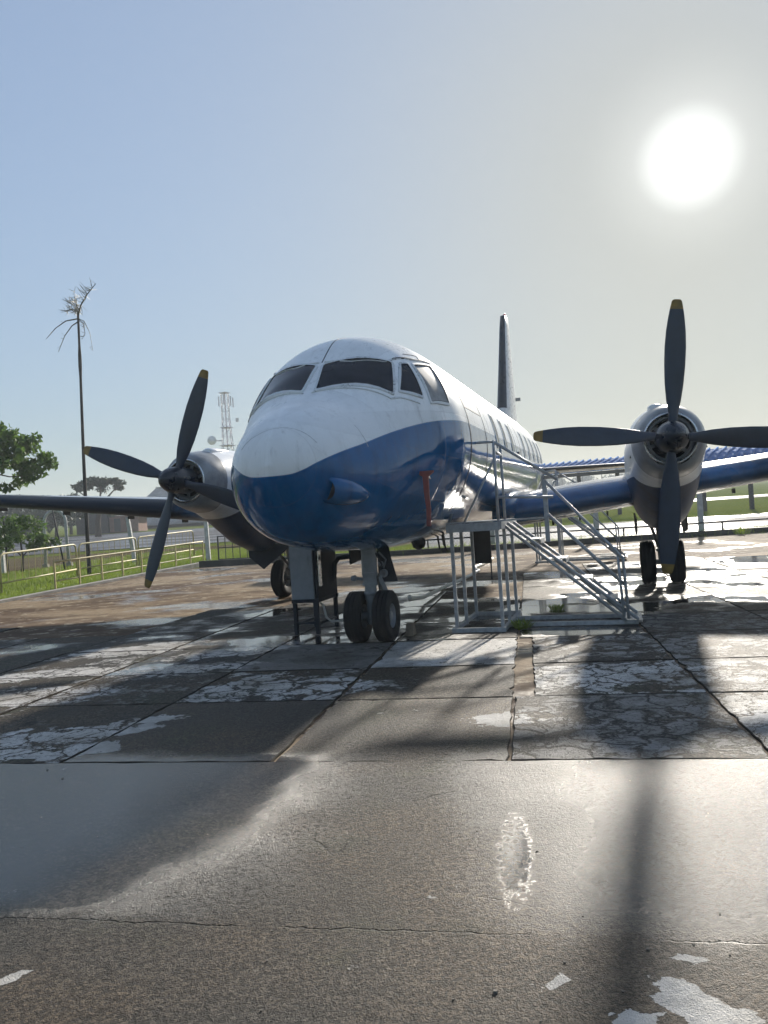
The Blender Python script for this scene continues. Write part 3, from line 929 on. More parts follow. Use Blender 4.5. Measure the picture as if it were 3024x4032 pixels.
ribbon('spine_seam', [(-1.22, 0.0), (-.85, 0.0), (-.2, 0.0)], .012, .003, M_SEAM, fus_o, 20)
ribbon('nose_seam', [(-2.60, -1.0), (-2.63, -.42), (-2.61, .13), (-2.575, .58), (-2.545, 1.05)], .004, .0012, M_NSEAM, fus_o, 30)
ribbon('nose_seam', [(-2.035, .9), (-2.03, 1.1), (-2.03, 1.25)], .006, .0015, M_NSEAM, fus_o, 20)
ribbon('red_strip', [(.75, .33), (1.5, .42), (2.6, .50)], .03, .012, M_RED, fus_o, 20)
for (X0, t0), (X1, t1), w in [((.62, .93), (.70, .99), .035), ((.75, .98), (.78, 1.06), .02), ((1.05, .90), (1.15, 1.0), .025), ((1.18, 1.02), (1.22, 1.12), .014), ((7.0, .9), (7.35, .92), .03), ((.85, .87), (.93, .91), .05)]:
    ribbon('tape_mark', [(X0, t0), (X1, t1)], w, .003, M_SEAM, fus_o, 6)

# roof blade aerial
b = MB()
zt_ = skin(1.75, 0)[2]
b.loft([[(-.014, 1.62, zt_ - .03), (.014, 1.62, zt_ - .03), (.012, 1.95, zt_ - .03), (-.012, 1.95, zt_ - .03)],
        [(-.010, 1.72, zt_ + .24), (.010, 1.72, zt_ + .24), (.008, 1.90, zt_ + .24), (-.008, 1.90, zt_ + .24)],
        [(-.006, 1.75, zt_ + .27), (.006, 1.75, zt_ + .27), (.005, 1.88, zt_ + .27), (-.005, 1.88, zt_ + .27)]])
b.build('blade_aerial', M_WHITE, fus_o)
# belly aerials and drain masts
for X, Y in ((1.9, .55), (2.4, .35), (3.4, .2)):
    z0 = 1.16 + .02 * X + .14 * Y * Y
    b = MB(); b.tube([(Y, X, z0 + .06), (Y, X + .03, z0 - .06), (Y, X + .10, z0 - .2), (Y + .02, X + .12, z0 - .24)], [.018, .016, .013, .01], 8)
    b.build('belly_aerial', M_SEAM, fus_o, smooth=True)
b = MB(); b.lathe([(0, .10), (-.06, .10), (-.11, .08), (-.14, .03), (-.145, 0.001)], (.30, 1.4, 1.20), 'Z', 20)
b.build('belly_beacon', M_DARK, fus_o, smooth=True)

# air scoop on the port side of the nose
b = MB(); rings = []
base = Vector(skin(-2.36, 1.98)); nrm = (Vector(skin(-2.36, 1.98, .1)) - base).normalized()
tng = (Vector(skin(-1.95, 1.93)) - Vector(skin(-2.45, 2.0))).normalized()
upv = tng.cross(nrm).normalized()
prof = [(-.16, .055, .10), (-.13, .075, .125), (-.05, .09, .132), (.08, .092, .130), (.18, .072, .112), (.27, .045, .085), (.34, .010, .05)]
for dx, hn, hu in prof:
    rings.append([base + tng * dx + nrm * (-.05 + (hn + .05) * sin(a)) + upv * hu * cos(a) for a in lsp(0, pi, 17)])
b.loft(rings, closed=False, cap=(False, False))
sc = b.build('air_scoop', M_FUS, fus_o, smooth=True)
b = MB(); b.add([base + tng * -.12 + nrm * (-.04 + (.072 + .04) * sin(a)) + upv * .12 * cos(a) for a in lsp(0, pi, 17)], [tuple(range(17))])
b.build('scoop_mouth', M_DARK, fus_o)

# red pitot cover hanging beside the nose
b = MB()
px, py = 1.085, -1.22
b.loft([[(px - .09, py - .02, 1.985), (px + .09, py - .02, 1.985), (px + .09, py + .02, 1.985), (px - .09, py + .02, 1.985)],
        [(px - .085, py - .02, 1.965), (px + .085, py - .02, 1.965), (px + .085, py + .02, 1.965), (px - .085, py + .02, 1.965)],
        [(px - .03, py - .02, 1.925), (px + .03, py - .02, 1.925), (px + .03, py + .02, 1.925), (px - .03, py + .02, 1.925)],
        [(px - .026, py - .018, 1.75), (px + .026, py - .018, 1.75), (px + .026, py + .018, 1.75), (px - .026, py + .018, 1.75)],
        [(px - .012, py - .016, 1.58), (px + .034, py - .016, 1.58), (px + .034, py + .016, 1.58), (px - .012, py + .016, 1.58)],
        [(px - .022, py - .014, 1.40), (px + .022, py - .014, 1.40), (px + .022, py + .014, 1.40), (px - .022, py + .014, 1.40)]])
pc = b.build('pitot_cover', M_RED, plane); pc['label'] = 'faded red cloth pitot cover'
b = MB(); b.tube([(px - .02, py + .35, 1.90), (px - .01, py + .1, 1.95), (px, py, 1.975)], .012, 8)
b.build('pitot_mast', M_STRUT, pc, smooth=True)

# ---- wings
def airfoil(c, tc, n=18):
    up, lo = [], []
    for i in range(n + 1):
        x = (1 - cos(pi * i / n)) / 2
        th = 5 * tc * (.2969 * math.sqrt(x) - .126 * x - .3516 * x * x + .2843 * x ** 3 - .1036 * x ** 4)
        cm = .022 * (1 - (2 * x - 1) ** 2)
        up.append((x * c, (cm + th) * c)); lo.append((x * c, (cm - th) * c))
    return up[::-1] + lo[1:-1]


wing_st = [(0.9, 4.42, 3.45, .18), (2.4, 4.50, 3.35, .18), (3.77, 4.58, 3.2, .175), (6, 4.73, 2.8, .165), (9, 4.89, 2.25, .15), (12, 5.05, 1.75, .135), (14.4, 5.17, 1.35, .125), (14.9, 5.30, 1.05, .10), (15.05, 5.5, .7, .06)]
wing_o = {}
for sg in (1, -1):
    b = MB()
    b.loft([[(sg * Y, xl + x, 1.36 + .108 * Y + z) for x, z in airfoil(c, tc)] for Y, xl, c, tc in wing_st])
    wing_o[sg] = b.build('wing', M_WING, plane, smooth=True, sharp=50)
    # flap and aileron panels hanging just below the trailing edge
    for y0, y1 in ((1.5, 3.1), (4.45, 8.6), (8.75, 14.0)):
        b = MB(); rg = []
        for Y in (y0, y1):
            c = 3.45 - (Y - .9) * .149; xl = 4.37 + .0535 * Y
            z = 1.36 + .108 * Y
            rg.append([(sg * Y, xl + c * .74, z - .045 * c - .05), (sg * Y, xl + c * .75, z + .0 * c - .02), (sg * Y, xl + c * 1.01, z - .075), (sg * Y, xl + c * 1.01, z - .09)])
        b.loft(rg)
        f = b.build('flap', simple('flap_grey', (.40, .41, .42), .35) if 'flap_grey' not in bpy.data.materials else bpy.data.materials['flap_grey'], wing_o[sg])
        for k in range(3):
            Y = y0 + (y1 - y0) * (k + .5) / 3; c = 3.45 - (Y - .9) * .149; xl = 4.37 + .0535 * Y; z = 1.36 + .108 * Y
            b = MB(); b.box((sg * Y, xl + c * .72, z - .075 * c - .06), (.035, .22, .09))
            b.build('flap_hinge', M_DARK, wing_o[sg])
    # root fairing
    b = MB(); rg = []
    for k in range(15):
        q = k / 14; X = 3.95 + 4.6 * q
        r = .36 * math.sqrt(max(1 - (1 - q * 2.2) ** 2, 0.0004)) if q < .45 else .36 * (1 - ((q - .45) / .55) ** 2 * .9)
        zc_ = 1.60 - .06 * q
        rg.append([(sg * (1.16 + r * .75 * cos(a)), X, zc_ + r * sin(a)) for a in lsp(0, 2 * pi, 25)[:-1]])
    b.loft(rg)
    b.build('wing_root_fairing', M_FUS, plane, smooth=True)

# ---- engine nacelles, propellers, main gear
nac_st = [(2.10, .355, 2.735, 2.00), (2.13, .40, 2.78, 1.955), (2.20, .435, 2.815, 1.915), (2.45, .49, 2.87, 1.86), (2.78, .53, 2.92, 1.80), (3.15, .555, 2.955, 1.66),
          (3.6, .57, 2.97, 1.42), (4.0, .58, 2.96, 1.22), (4.5, .585, 2.92, 1.08), (5.1, .58, 2.83, 1.05), (5.9, .56, 2.68, 1.10), (6.8, .5, 2.47, 1.25), (7.8, .36, 2.22, 1.5), (8.5, .15, 2.0, 1.7), (8.7, .03, 1.9, 1.8)]
blade_mesh = None


def blade_geo():
    """one propeller blade along +z, root at the hub"""
    st = [(.14, .060, .060, 62), (.24, .058, .056, 60), (.34, .075, .045, 52), (.48, .105, .036, 45), (.70, .130, .028, 38), (.95, .142, .022, 31), (1.2, .142, .018, 26),
          (1.42, .128, .015, 22), (1.58, .108, .012, 20), (1.70, .088, .010, 19)]
    tip = [(1.70, .088, .010, 19), (1.76, .076, .009, 18), (1.805, .066, .007, 18), (1.825, .050, .005, 18), (1.83, .03, .003, 18)]
    b = MB()
    def ring(r, c, t, tw):
        tw = radians(tw * .55)
        out = []
        for k in range(20):
            a = 2 * pi * k / 20
            x = c * cos(a); y = t * sin(a) * (1.0 if sin(a) < 0 else .35 if r > .3 else 1.0)
            out.append((x * cos(tw) - y * sin(tw), x * sin(tw) + y * cos(tw), r))
        return out
    b.loft([ring(*s) for s in st], 0, (True, False))
    b.loft([ring(*s) for s in tip], 1, (False, True))
    return b


for sg, rot in ((1, .0972), (-1, .3639)):
    YN = sg * 3.77
    b = MB(); rg = []
    for X, hw, zt_, zb_ in nac_st:
        zm = (zt_ - hw) if X < 4.6 else zb_ + (zt_ - zb_) * .62
        zm = max(zm, zb_ + .02)
        ring = []
        for k in range(64):
            a = 2 * pi * k / 64; c = cos(a); s_ = sin(a)
            r = (zt_ - zm) if c > 0 else (zm - zb_)
            ex = 1.0 if c > 0 else .82
            ring.append((YN + hw * (abs(s_) ** ex) * (1 if s_ >= 0 else -1), X, zm + r * c))
        rg.append(ring)
    b.loft(rg, cap=(False, True))
    nac = b.build('engine_nacelle', M_NAC, plane, smooth=True, sharp=60)
    # intake: lip turning inwards, dark throat, oil cooler below
    b = MB(); b.lathe([(2.10, .362), (2.085, .345), (2.10, .325), (2.2, .315), (2.45, .31)], (YN, 0, 2.37), 'Y', 48)
    b.build('cowl_lip', M_BAREMETAL, nac, smooth=True)
    b = MB(); b.lathe([(2.44, .312), (2.43, .17), (2.2, .16)], (YN, 0, 2.37), 'Y', 40)
    b.build('intake_throat', M_DARK, nac, smooth=True)
    b = MB(); b.lathe([(2.18, .318), (2.14, .30), (2.18, .275), (2.3, .27)], (YN, 0, 2.37), 'Y', 48)
    b.build('intake_ring', M_STRUT, nac, smooth=True)
    for k in range(6):
        a = k * pi / 3 + .2
        b = MB(); b.bar((YN + .16 * sin(a), 2.26, 2.37 + .16 * cos(a)), (YN + .30 * sin(a), 2.26, 2.37 + .30 * cos(a)), .02, .05)
        b.build('intake_strut', M_STRUT, nac)
    # scoop on top, exhaust stub, clips
    b = MB(); rg = []
    for q, w_, h_ in ((0, .085, .035), (.03, .10, .05), (.2, .105, .055), (.5, .09, .04), (.75, .05, .01)):
        X = 2.62 + q; z0 = 2.88 + .06 * q
        rg.append([(YN - sg * .14 + w_ * cos(a), X, z0 + h_ * sin(a)) for a in lsp(0, 2 * pi, 17)[:-1]])
    b.loft(rg); b.build('cowl_scoop', M_NAC, nac, smooth=True, sharp=50)
    for an in (1.75, 2.5, 3.6, 4.4):
        b = MB(); b.box((YN + .535 * sin(an), 2.92, 2.38 + .535 * cos(an)), (.05, .10, .03), M=Matrix.Rotation(-an, 3, 'Y'))
        b.build('cowl_latch', M_DARK, nac)
    b = MB(); b.tube([(YN + sg * .52, 5.6, 2.2), (YN + sg * .62, 6.2, 2.2), (YN + sg * .66, 6.9, 2.18)], .13, 14)
    b.build('exhaust_pipe', M_DARK, nac, smooth=True)
    # forward gear door hanging below the fairing
    pl = [(-.29, 1.17), (-.27, .95), (.03, .70), (.60, 1.10), (.58, 1.20)]
    if sg < 0:
        b = MB(); b.loft([[(YN + u, 4.78, z) for u, z in pl], [(YN + u, 4.81, z) for u, z in pl]])
        b.build('gear_door', M_CABDARK, nac)
    for d in (-.42, .42):
        b = MB()
        pl = [(5.6, 1.25), (5.6, 1.0), (6.5, .92), (6.9, 1.1), (6.9, 1.35)]
        b.loft([[(YN + d, X, z) for X, z in pl], [(YN + d * 1.05, X, z) for X, z in pl]])
        b.build('gear_door', M_CABDARK, nac)

    # propeller
    b = MB()
    b.lathe([(1.42, .002), (1.425, .03), (1.445, .07), (1.49, .115), (1.56, .16), (1.66, .197), (1.78, .215), (1.95, .222), (2.14, .222), (2.15, .19)], (YN, 0, 2.366), 'Y', 40, cap=(True, True))
    pr = b.build('propeller', M_SPIN, plane, smooth=True, sharp=40)
    for k in range(4):
        t = rot + k * pi / 2
        if blade_mesh is None:
            bo = blade_geo().build('blade', [M_PROP, M_YELLOW], pr, smooth=True, sharp=50); blade_mesh = bo.data
        else:
            bo = bpy.data.objects.new('blade', blade_mesh); COL.objects.link(bo); bo.parent = pr
        bo.location = (YN, 1.812, 2.366)
        bo.rotation_euler = (0, t, 0)

    # main gear: leg, braces, axle
    b = MB()
    b.tube([(YN, 6.0, 1.6), (YN, 6.15, 1.1), (YN, 6.27, .55), (YN, 6.3, .36)], [.085, .085, .07, .06], 16)
    b.lathe([(-.02, .10), (.04, .10)], (YN, 6.24, .62), 'Z', 16, cap=(True, True))
    leg = b.build('gear_leg', M_STRUT, plane, smooth=True, sharp=40)
    b = MB(); b.bar((YN, 6.22, .75), (YN, 6.42, .55), .07, .03); b.bar((YN, 6.42, .55), (YN, 6.32, .40), .07, .03)
    b.build('torque_link', M_STRUT, leg)
    b = MB(); b.tube([(YN - .3, 6.3, .40), (YN + .3, 6.3, .40)], .05, 12); b.build('axle', M_STRUT, leg, smooth=True)
    for d in (-.3, .3):
        b = MB(); b.tube([(YN + d * .2, 6.2, .7), (YN + d * .8, 5.5, 1.3)], .03, 8); b.build('side_brace', M_STRUT, leg, smooth=True)


def wheel(x, y, R, w, rim_r, parent):
    b = MB()
    prof = [(-w / 2 * .75, rim_r), (-w / 2 * .92, rim_r + (R - rim_r) * .25), (-w / 2, rim_r + (R - rim_r) * .55), (-w / 2 * .96, R * .90), (-w / 2 * .80, R * .965)]
    prof = prof + [(-w / 2 * .55, R)]
    for g in (-.35, -.12, .12, .35):
        prof += [(w * (g - .022), R), (w * (g - .012), R - .010), (w * (g + .012), R - .010), (w * (g + .022), R)]
    prof = prof[:6] + sorted(prof[6:], key=lambda e: e[0]) + [(-a, r) for a, r in prof[:6][::-1]]
    b.lathe(prof, (x, y, R), 'X', 48)
    b.v = [(a, bb, max(c, .0 if c > .012 else .004)) for a, bb, c in b.v]
    tyre = b.build('wheel', M_RUBBER, parent, smooth=True, sharp=40)
    b = MB()
    h = w / 2 * .75
    b.lathe([(-h, rim_r), (-h + .02, rim_r * .92), (-h + .05, rim_r * .85), (-h + .06, rim_r * .4), (-h + .01, rim_r * .36), (-h, .001)], (x, y, R), 'X', 28)
    b.lathe([(h, rim_r), (h - .02, rim_r * .92), (h - .05, rim_r * .85), (h - .06, rim_r * .4), (h - .01, rim_r * .36), (h, .001)], (x, y, R), 'X', 28)
    for k in range(8):
        a = k * pi / 4
        for s in (-1, 1): b.box((x + s * (h - .045), y + rim_r * .62 * cos(a), R + rim_r * .62 * sin(a)), (.02, .03, .03))
    b.build('rim', M_STRUT, tyre, smooth=True, sharp=35)
    return tyre


for sg in (1, -1):
    for d in (-.255, .255): wheel(sg * 3.77 + d, 6.3, .405, .27, .19, plane)
    wheel(sg * .182, 0.0, .315, .215, .15, plane)

# nose gear
b = MB()
b.tube([(0, .02, 1.25), (0, .01, .86)], .098, 20)
b.lathe([(.0, .10), (.03, .10), (.05, .092), (.11, .092), (.13, .10), (.16, .10)], (0, .01, .70), 'Z', 20, cap=(True, True))
b.tube([(0, .01, .72), (0, .0, .52)], .075, 20)
b.lathe([(.0, .082), (.02, .09), (.04, .082)], (0, 0, .58), 'Z', 20, cap=(True, True))
b.tube([(0, 0, .54), (0, 0, .22)], .062, 20)
b.lathe([(.0, .07), (.02, .075), (.06, .07)], (0, 0, .25), 'Z', 20, cap=(True, True))
leg = b.build('nose_gear_leg', M_STRUT, plane, smooth=True, sharp=40)
b = MB(); b.tube([(-.2, 0, .32), (.2, 0, .32)], .045, 12); b.build('axle', M_STRUT, leg, smooth=True)
b = MB(); b.bar((.10, .03, .80), (.14, .16, .60), .04, .08); b.bar((.14, .16, .60), (.09, .03, .42), .04, .08); b.build('torque_link', M_STRUT, leg)
b = MB(); b.tube([(-.08, -.03, .78), (-.18, -.06, .80)], .02, 8); b.lathe([(-.02, .03), (.03, .04), (.05, .02)], (-.20, -.06, .80), 'X', 12, cap=(True, True)); b.build('towing_lug', M_STRUT, leg)
b = MB(); b.tube([(.09, 0, 1.1), (.16, .02, .95), (.10, 0, .80), (.12, 0, .62), (.08, .02, .45)], .012, 6); b.build('brake_hose', M_SEAM, leg, smooth=True)
# bay door and taxi lamp beside the leg
b = MB()
pl = [(.06, 1.22), (.05, .80), (.10, .72), (.30, .72), (.22, 1.05), (.20, 1.22)]
b.loft([[(x, .20, z) for x, z in pl], [(x, .225, z) for x, z in pl]])
dr = b.build('nose_gear_door', M_CABDARK, plane)
b = MB(); b.lathe([(0, .055), (-.05, .05), (-.055, .03), (-.03, .02)], (.13, .19, .83), 'Y', 16, cap=(True, True)); b.lathe([(0, .035), (-.03, .035)], (.10, .19, .95), 'Y', 12, cap=(True, True)); b.build('taxi_lamp', M_STRUT, dr, smooth=True)
b = MB(); b.tube([(.08, .18, 1.1), (.17, .18, 1.0), (.13, .18, .9)], .012, 6); b.build('lamp_cable', M_STRUT, dr)
b = MB()
pl = [(.35, 1.25), (.35, .95), (1.25, 1.02), (1.25, 1.25)]
for s in (-.36,):
    b.loft([[(s, X, z) for X, z in pl], [(s - .02, X, z) for X, z in pl]])
b.build('nose_gear_door', M_CABDARK, plane)

# ---- tail
fin = [(3.6, 12.9, 17.2, .13), (4.2, 13.2, 17.25, .17), (4.6, 13.45, 17.2, .18), (5.5, 13.95, 17.0, .155), (6.5, 14.45, 16.75, .125), (7.4, 14.92, 16.5, .10), (7.72, 15.15, 16.4, .085), (7.82, 15.5, 16.3, .04)]


def thick(x0, x1, t, n=14):
    up, lo = [], []
    for i in range(n + 1):
        x = (1 - cos(pi * i / n)) / 2
        th = t * 5 * (.2969 * math.sqrt(x) - .126 * x - .3516 * x * x + .2843 * x ** 3 - .1036 * x ** 4) * 1.0
        up.append((x0 + (x1 - x0) * x, th)); lo.append((x0 + (x1 - x0) * x, -th))
    return up[::-1] + lo[1:-1]


b = MB()
b.loft([[(y * 1.35, x, z) for x, y in thick(x0, x1, t * 1.9)] for z, x0, x1, t in fin])
fin_o = b.build('tail_fin', M_WHITE, plane, smooth=True, sharp=50)
b = MB(); rg = []
for z, x0, x1, t in fin[2:-1]:
    pr_ = thick(x0, x1, t * 1.9); n = len(pr_)
    le = [(y * 1.35 + (.006 if y > 0 else -.006 if y < 0 else 0), x - .006, z) for x, y in pr_ if x < x0 + .30]
    rg.append(le)
mn = min(len(r) for r in rg)
rg = [r[(len(r) - mn) // 2:(len(r) - mn) // 2 + mn] for r in rg]
b.loft(rg, closed=False, cap=(False, False))
b.build('deicer_boot', M_BOOT, fin_o, smooth=True)
b = MB(); b.lathe([(0, .05), (.05, .05), (.09, .03), (.10, .002)], (0, 15.7, 7.81), 'Z', 16)
b.build('tail_beacon', M_REDGLASS, fin_o, smooth=True)
b = MB(); b.box((.12, 16.95, 5.3), (.16, .12, .10)); b.build('rudder_horn', M_STRUT, fin_o)
for sg in (1, -1):
    st = [(.3, 14.2, 16.7, .15), (1.2, 14.35, 16.65, .15), (3.0, 14.65, 16.5, .125), (5.0, 15.0, 16.3, .10), (5.4, 15.15, 16.2, .08), (5.5, 15.4, 16.1, .04)]
    b = MB(); b.loft([[(sg * Y, x, 2.74 + z) for x, z in thick(x0, x1, t * 1.2)] for Y, x0, x1, t in st])
    tp = b.build('tailplane', M_WHITE, plane, smooth=True, sharp=50)
    b = MB(); rg = []
    for Y, x0, x1, t in st[:-1]:
        rg.append([(sg * Y, x - .006, 2.74 + z * 1.03) for x, z in thick(x0, x1, t * 1.2) if x < x0 + .26])
    mn = min(len(r) for r in rg); rg = [r[(len(r) - mn) // 2:(len(r) - mn) // 2 + mn] for r in rg]
    b.loft(rg, closed=False, cap=(False, False)); b.build('deicer_boot', M_BOOT, tp, smooth=True)

# ================================================================== ACCESS STAIRS
def copy_tree(o, parent=None):
    c = o.copy(); COL.objects.link(c); c.parent = parent
    for k in [k for k in bpy.data.objects if k.parent == o]: copy_tree(k, c)
    return c


def make_stairs():
    """aircraft-frame layout: x port, y aft; origin at the platform's inner front leg"""
    root = empty('access_stairs')
    ZD = 1.39
    Y0, Y1 = .93, 1.52
    legs = [(Y, X) for X in (.66, 1.32, 2.12) for Y in (Y0, Y1)]
    # platform deck with folded front plate
    b = MB(); b.box(((Y0 + Y1) / 2, 1.40, ZD + .012), (Y1 - Y0 + .10, 1.62, .016))
    dk = b.build('deck', M_DECK, root)
    b = MB(); b.box(((Y0 + Y1) / 2, .595, ZD - .055), (Y1 - Y0 + .10, .022, .105)); b.build('front_plate', M_STAIR, dk)
    b = MB(); b.box((Y1 + .062, 1.40, ZD - .05), (.018, 1.60, .10)); b.build('side_plate', M_STAIR, dk)
    for Y, X in legs:
        b = MB(); b.box((Y, X, ZD / 2), (.042, .042, ZD - .006)); b.build('leg', M_STAIR, root)
    # ground frame
    b = MB()
    for X in (.58, 2.2): b.box(((Y0 + Y1) / 2, X, .03), (Y1 - Y0 + .10, .05, .055))
    for Y in (Y0 - .025, Y1 + .025): b.box((Y, 1.39, .029), (.05, 1.56, .050))
    b.box((2.36, 1.0, .028), (1.62, .05, .052)); b.box((2.36, 1.62, .028), (1.62, .05, .052))
    b.build('base_frame', M_STAIR, root)
    XA, XB = .97, 1.60
    ye = 3.10
    def zl(Y): return ZD - .02 - (Y - 1.58) * (ZD - .05) / (ye - 1.58)
    for X in (XA, XB):
        for dz in (-.045, .095):
            ys = 1.58 if dz < 0 else 1.62
            ye2 = 3.02 if dz < 0 else 3.17
            b = MB(); b.tube([(ys, X, min(zl(ys) + dz, ZD - .03)), (ye2, X, max(zl(ye2) + dz, .045))], .021, 10)
            b.build('stringer', M_STAIR, root, smooth=True)
    n = 5
    for k in range(1, n):
        Yc = 1.58 + (ye - 1.58) * k / n; z = zl(Yc) + .025
        b = MB(); b.box((Yc + .03, (XA + XB) / 2, z), (.235, XB - XA - .05, .012), mi=0)
        for j in range(6): b.box((Yc - .065 + j * .038, (XA + XB) / 2, z + .008), (.012, XB - XA - .09, .006), mi=0)
        b.box((Yc - .085, (XA + XB) / 2, z - .03), (.008, XB - XA - .05, .05), mi=1); b.box((Yc + .145, (XA + XB) / 2, z - .03), (.008, XB - XA - .05, .05), mi=1)
        b.build('tread', [M_TREAD, M_STAIR], root)
    b = MB()
    b.add([(3.0, XA - .03, .058), (3.22, XA - .03, .058), (3.22, XB + .08, .058), (3.0, XB + .08, .058)], [(0, 1, 2, 3)])
    b.add([(3.0, XA - .03, .03), (3.22, XA - .03, .03), (3.22, XB + .08, .03), (3.0, XB + .08, .03)], [(0, 1, 2, 3)])
    b.build('foot_plate', M_TREAD, root)
    # rails: near side
    r = .019
    yb = Y1 + .03; yp = 2.13
    xn = .66
    b = MB(); b.tube([(yb, xn, ZD - .02), (yb, xn, 2.42)], r, 10); b.build('rail_post', M_STAIR, root, smooth=True)
    b = MB(); b.tube([(yb, xn + .62, ZD - .02), (yb, xn + .62, 2.40)], r, 10); b.build('rail_post', M_STAIR, root, smooth=True)
    b = MB(); b.box((yp, .94, 1.49), (.055, .055, .80)); b.build('rail_post', M_STAIR, root)
    b = MB(); b.tube([(yb - .02, xn, 2.42), (yp + .16, .90, 1.88)], r * 1.05, 10); b.build('hand_rail', M_STAIR, root, smooth=True)
    b = MB(); b.tube([(yb, xn, 1.70), (yp + .10, .90, 1.66)], r, 10); b.build('mid_rail', M_STAIR, root, smooth=True)
    b = MB(); b.bar((yb, xn, ZD + .012), (yp, .92, ZD + .012), .05, .022); b.build('deck_rail', M_DECK, root)
    b = MB(); b.tube([(yb, xn, 2.41), (1.30, xn - .02, 2.41), (1.265, xn - .02, 2.37), (.90, xn, ZD)], r, 10); b.build('end_rail', M_STAIR, root, smooth=True)
    b = MB(); b.tube([(yb, xn + .01, 2.2), (1.10, xn + .01, ZD)], r * .8, 10); b.build('end_rail', M_STAIR, root, smooth=True)
    b = MB(); b.tube([(yb, xn, 2.28), (yb, xn + .62, 2.28)], r * .9, 10); b.build('side_rail', M_STAIR, root, smooth=True)
    # stair hand rail
    yt = 3.00; ztop = .88
    b = MB(); b.tube([(yp, .93, 1.88), (yt - .03, .93, ztop + .03), (yt + .03, .93, ztop - .04), (yt + .055, .93, .08)], r * 1.05, 10)
    b.build('hand_rail', M_STAIR, root, smooth=True)
    b = MB(); b.tube([(yp, .95, 1.46), (yt + .03, .95, .50)], r * 1.2, 10); b.build('mid_rail', M_STAIR, root, smooth=True)
    b = MB(); b.tube([(yt - .03, .95, ztop + .02), (yt, .95, .10)], r * .9, 10); b.build('rail_post', M_STAIR, root, smooth=True)
    return root


M_TREAD = simple('tread_plate', (0.42, 0.42, 0.43), 0.3, metal=0.7, var=0.3, scale=30)
M_DECK = simple('deck_plate', (0.30, 0.32, 0.35), 0.35, metal=0.3, var=0.25, scale=12)
stairs = make_stairs()
stairs.location = (AC0[0], AC0[1], 0.0); stairs.rotation_euler = (0, 0, -YAW)
tag(stairs, 'grey tubular steel access stairs with platform beside the front door', 'stairs', 'aircraft access stairs')
rs = copy_tree(stairs)
tag(rs, 'grey access stairs farther back behind the wing, seen under it', 'stairs', 'aircraft access stairs')
p = A2W(10.9, 0)
rs.location = (p[0], p[1], terrain(p[1] + 1.4))

# ================================================================== THINGS BESIDE THE AIRLINER
# ground cabinet on its stand
root = empty('service_cabinet', A2W(1.05, -1.17), -YAW, 'grey metal service cabinet on a dark four legged stand beside the nose wheel', 'cabinet')
b = MB(); b.box((-.03, -.36, .90), (.335, .03, .90)); cab = bevel(b.build('front_panel', M_CABINET, root), .006)
b = MB(); b.box((.05, -.378, 1.02), (.055, .008, .16)); b.build('label_plate', M_STRUT, cab)
b = MB(); b.box((.0, .05, .915), (.36, .78, .87)); bevel(b.build('case', M_CABDARK, root), .01)
b = MB(); b.box((.195, -.26, .95), (.012, .10, .60)); b.build('side_strip', M_BAREMETAL, root)
for x, y in ((-.16, -.36), (.16, -.36), (-.16, .38), (.16, .38)):
    b = MB(); b.box((x, y, .225), (.05, .05, .45)); b.build('leg', M_CABDARK, root)
b = MB()
for y in (-.36, .38): b.box((0, y, .46), (.40, .052, .05))
for x in (-.16, .16): b.box((x, .01, .458), (.048, .70, .046))
b.box((0, -.36, .16), (.30, .03, .03)); b.box((-.16, .01, .14), (.03, .70, .03)); b.box((.16, .01, .142), (.03, .70, .03))
b.build('stand_frame', M_CABDARK, root)
b = MB(); b.tube([(.12, .30, .60), (.20, .30, .78), (.21, .30, .92), (.28, .29, 1.0), (.6, .2, 1.03), (1.05, .05, 1.06)], .035, 10); b.build('air_hose', M_CABDARK, root, smooth=True)
b = MB(); b.tube([(.14, -.2, .42), (.19, -.2, .38), (.21, -.15, .2), (.26, -.1, .14), (.6, 0, .13), (.95, .1, .12)], .016, 8); b.build('drain_pipe', M_PIPE, root, smooth=True)

# long pale pipe on the ground
pp = [(1.92, -.02, .34), (2.6, -.20, .24), (4.27, -.41, .09), (6.99, -.54, .035), (9.14, -.42, .035), (10.2, -.40, .035), (10.51, -.52, .035), (11.0, -.66, .035), (11.74, -.60, .035), (13.92, -.55, .035)]
pts = []
for i in range(len(pp) - 1):
    for k in range(6):
        q = k / 6
        X, Y, Z = (pp[i][e] + (pp[i + 1][e] - pp[i][e]) * q for e in range(3))
        w = A2W(X, Y); pts.append((w[0], w[1], terrain(w[1]) + Z))
b = MB(); b.tube(pts, .036, 10)
o = b.build('ground_pipe', M_PIPE, smooth=True)
tag(o, 'long pale pipe lying on the apron from the nose wheel aft', 'pipe')
# wheel chock
w = A2W(.42, .37)
b = MB()
b.loft([[(-.05, -.10, 0.004), (.05, -.10, 0.004), (.05, -.04, .16), (-.05, -.04, .16)], [(-.05, .10, 0.004), (.05, .10, 0.004), (.05, .04, .16), (-.05, .04, .16)]])
o = b.build('wheel_chock', M_WOOD); o.location = (w[0], w[1], 0); o.rotation_euler = (0, 0, -YAW); bevel(o, .008)
tag(o, 'small weathered wooden chock against the right nose wheel', 'chock')

# information board standing under the fuselage
w = A2W(8.3, .02)
root = empty('notice_board', (w[0], w[1], terrain(w[1])), -YAW, 'dark rectangular notice board on thin posts under the fuselage', 'board')
b = MB(); b.box((0, 0, .80), (.44, .03, .86)); bevel(b.build('panel', M_CABDARK, root), .008)
for x in (-.19, .19):
    b = MB(); b.box((x, .03, .40), (.028, .028, .80)); b.build('post', M_CABDARK, root)

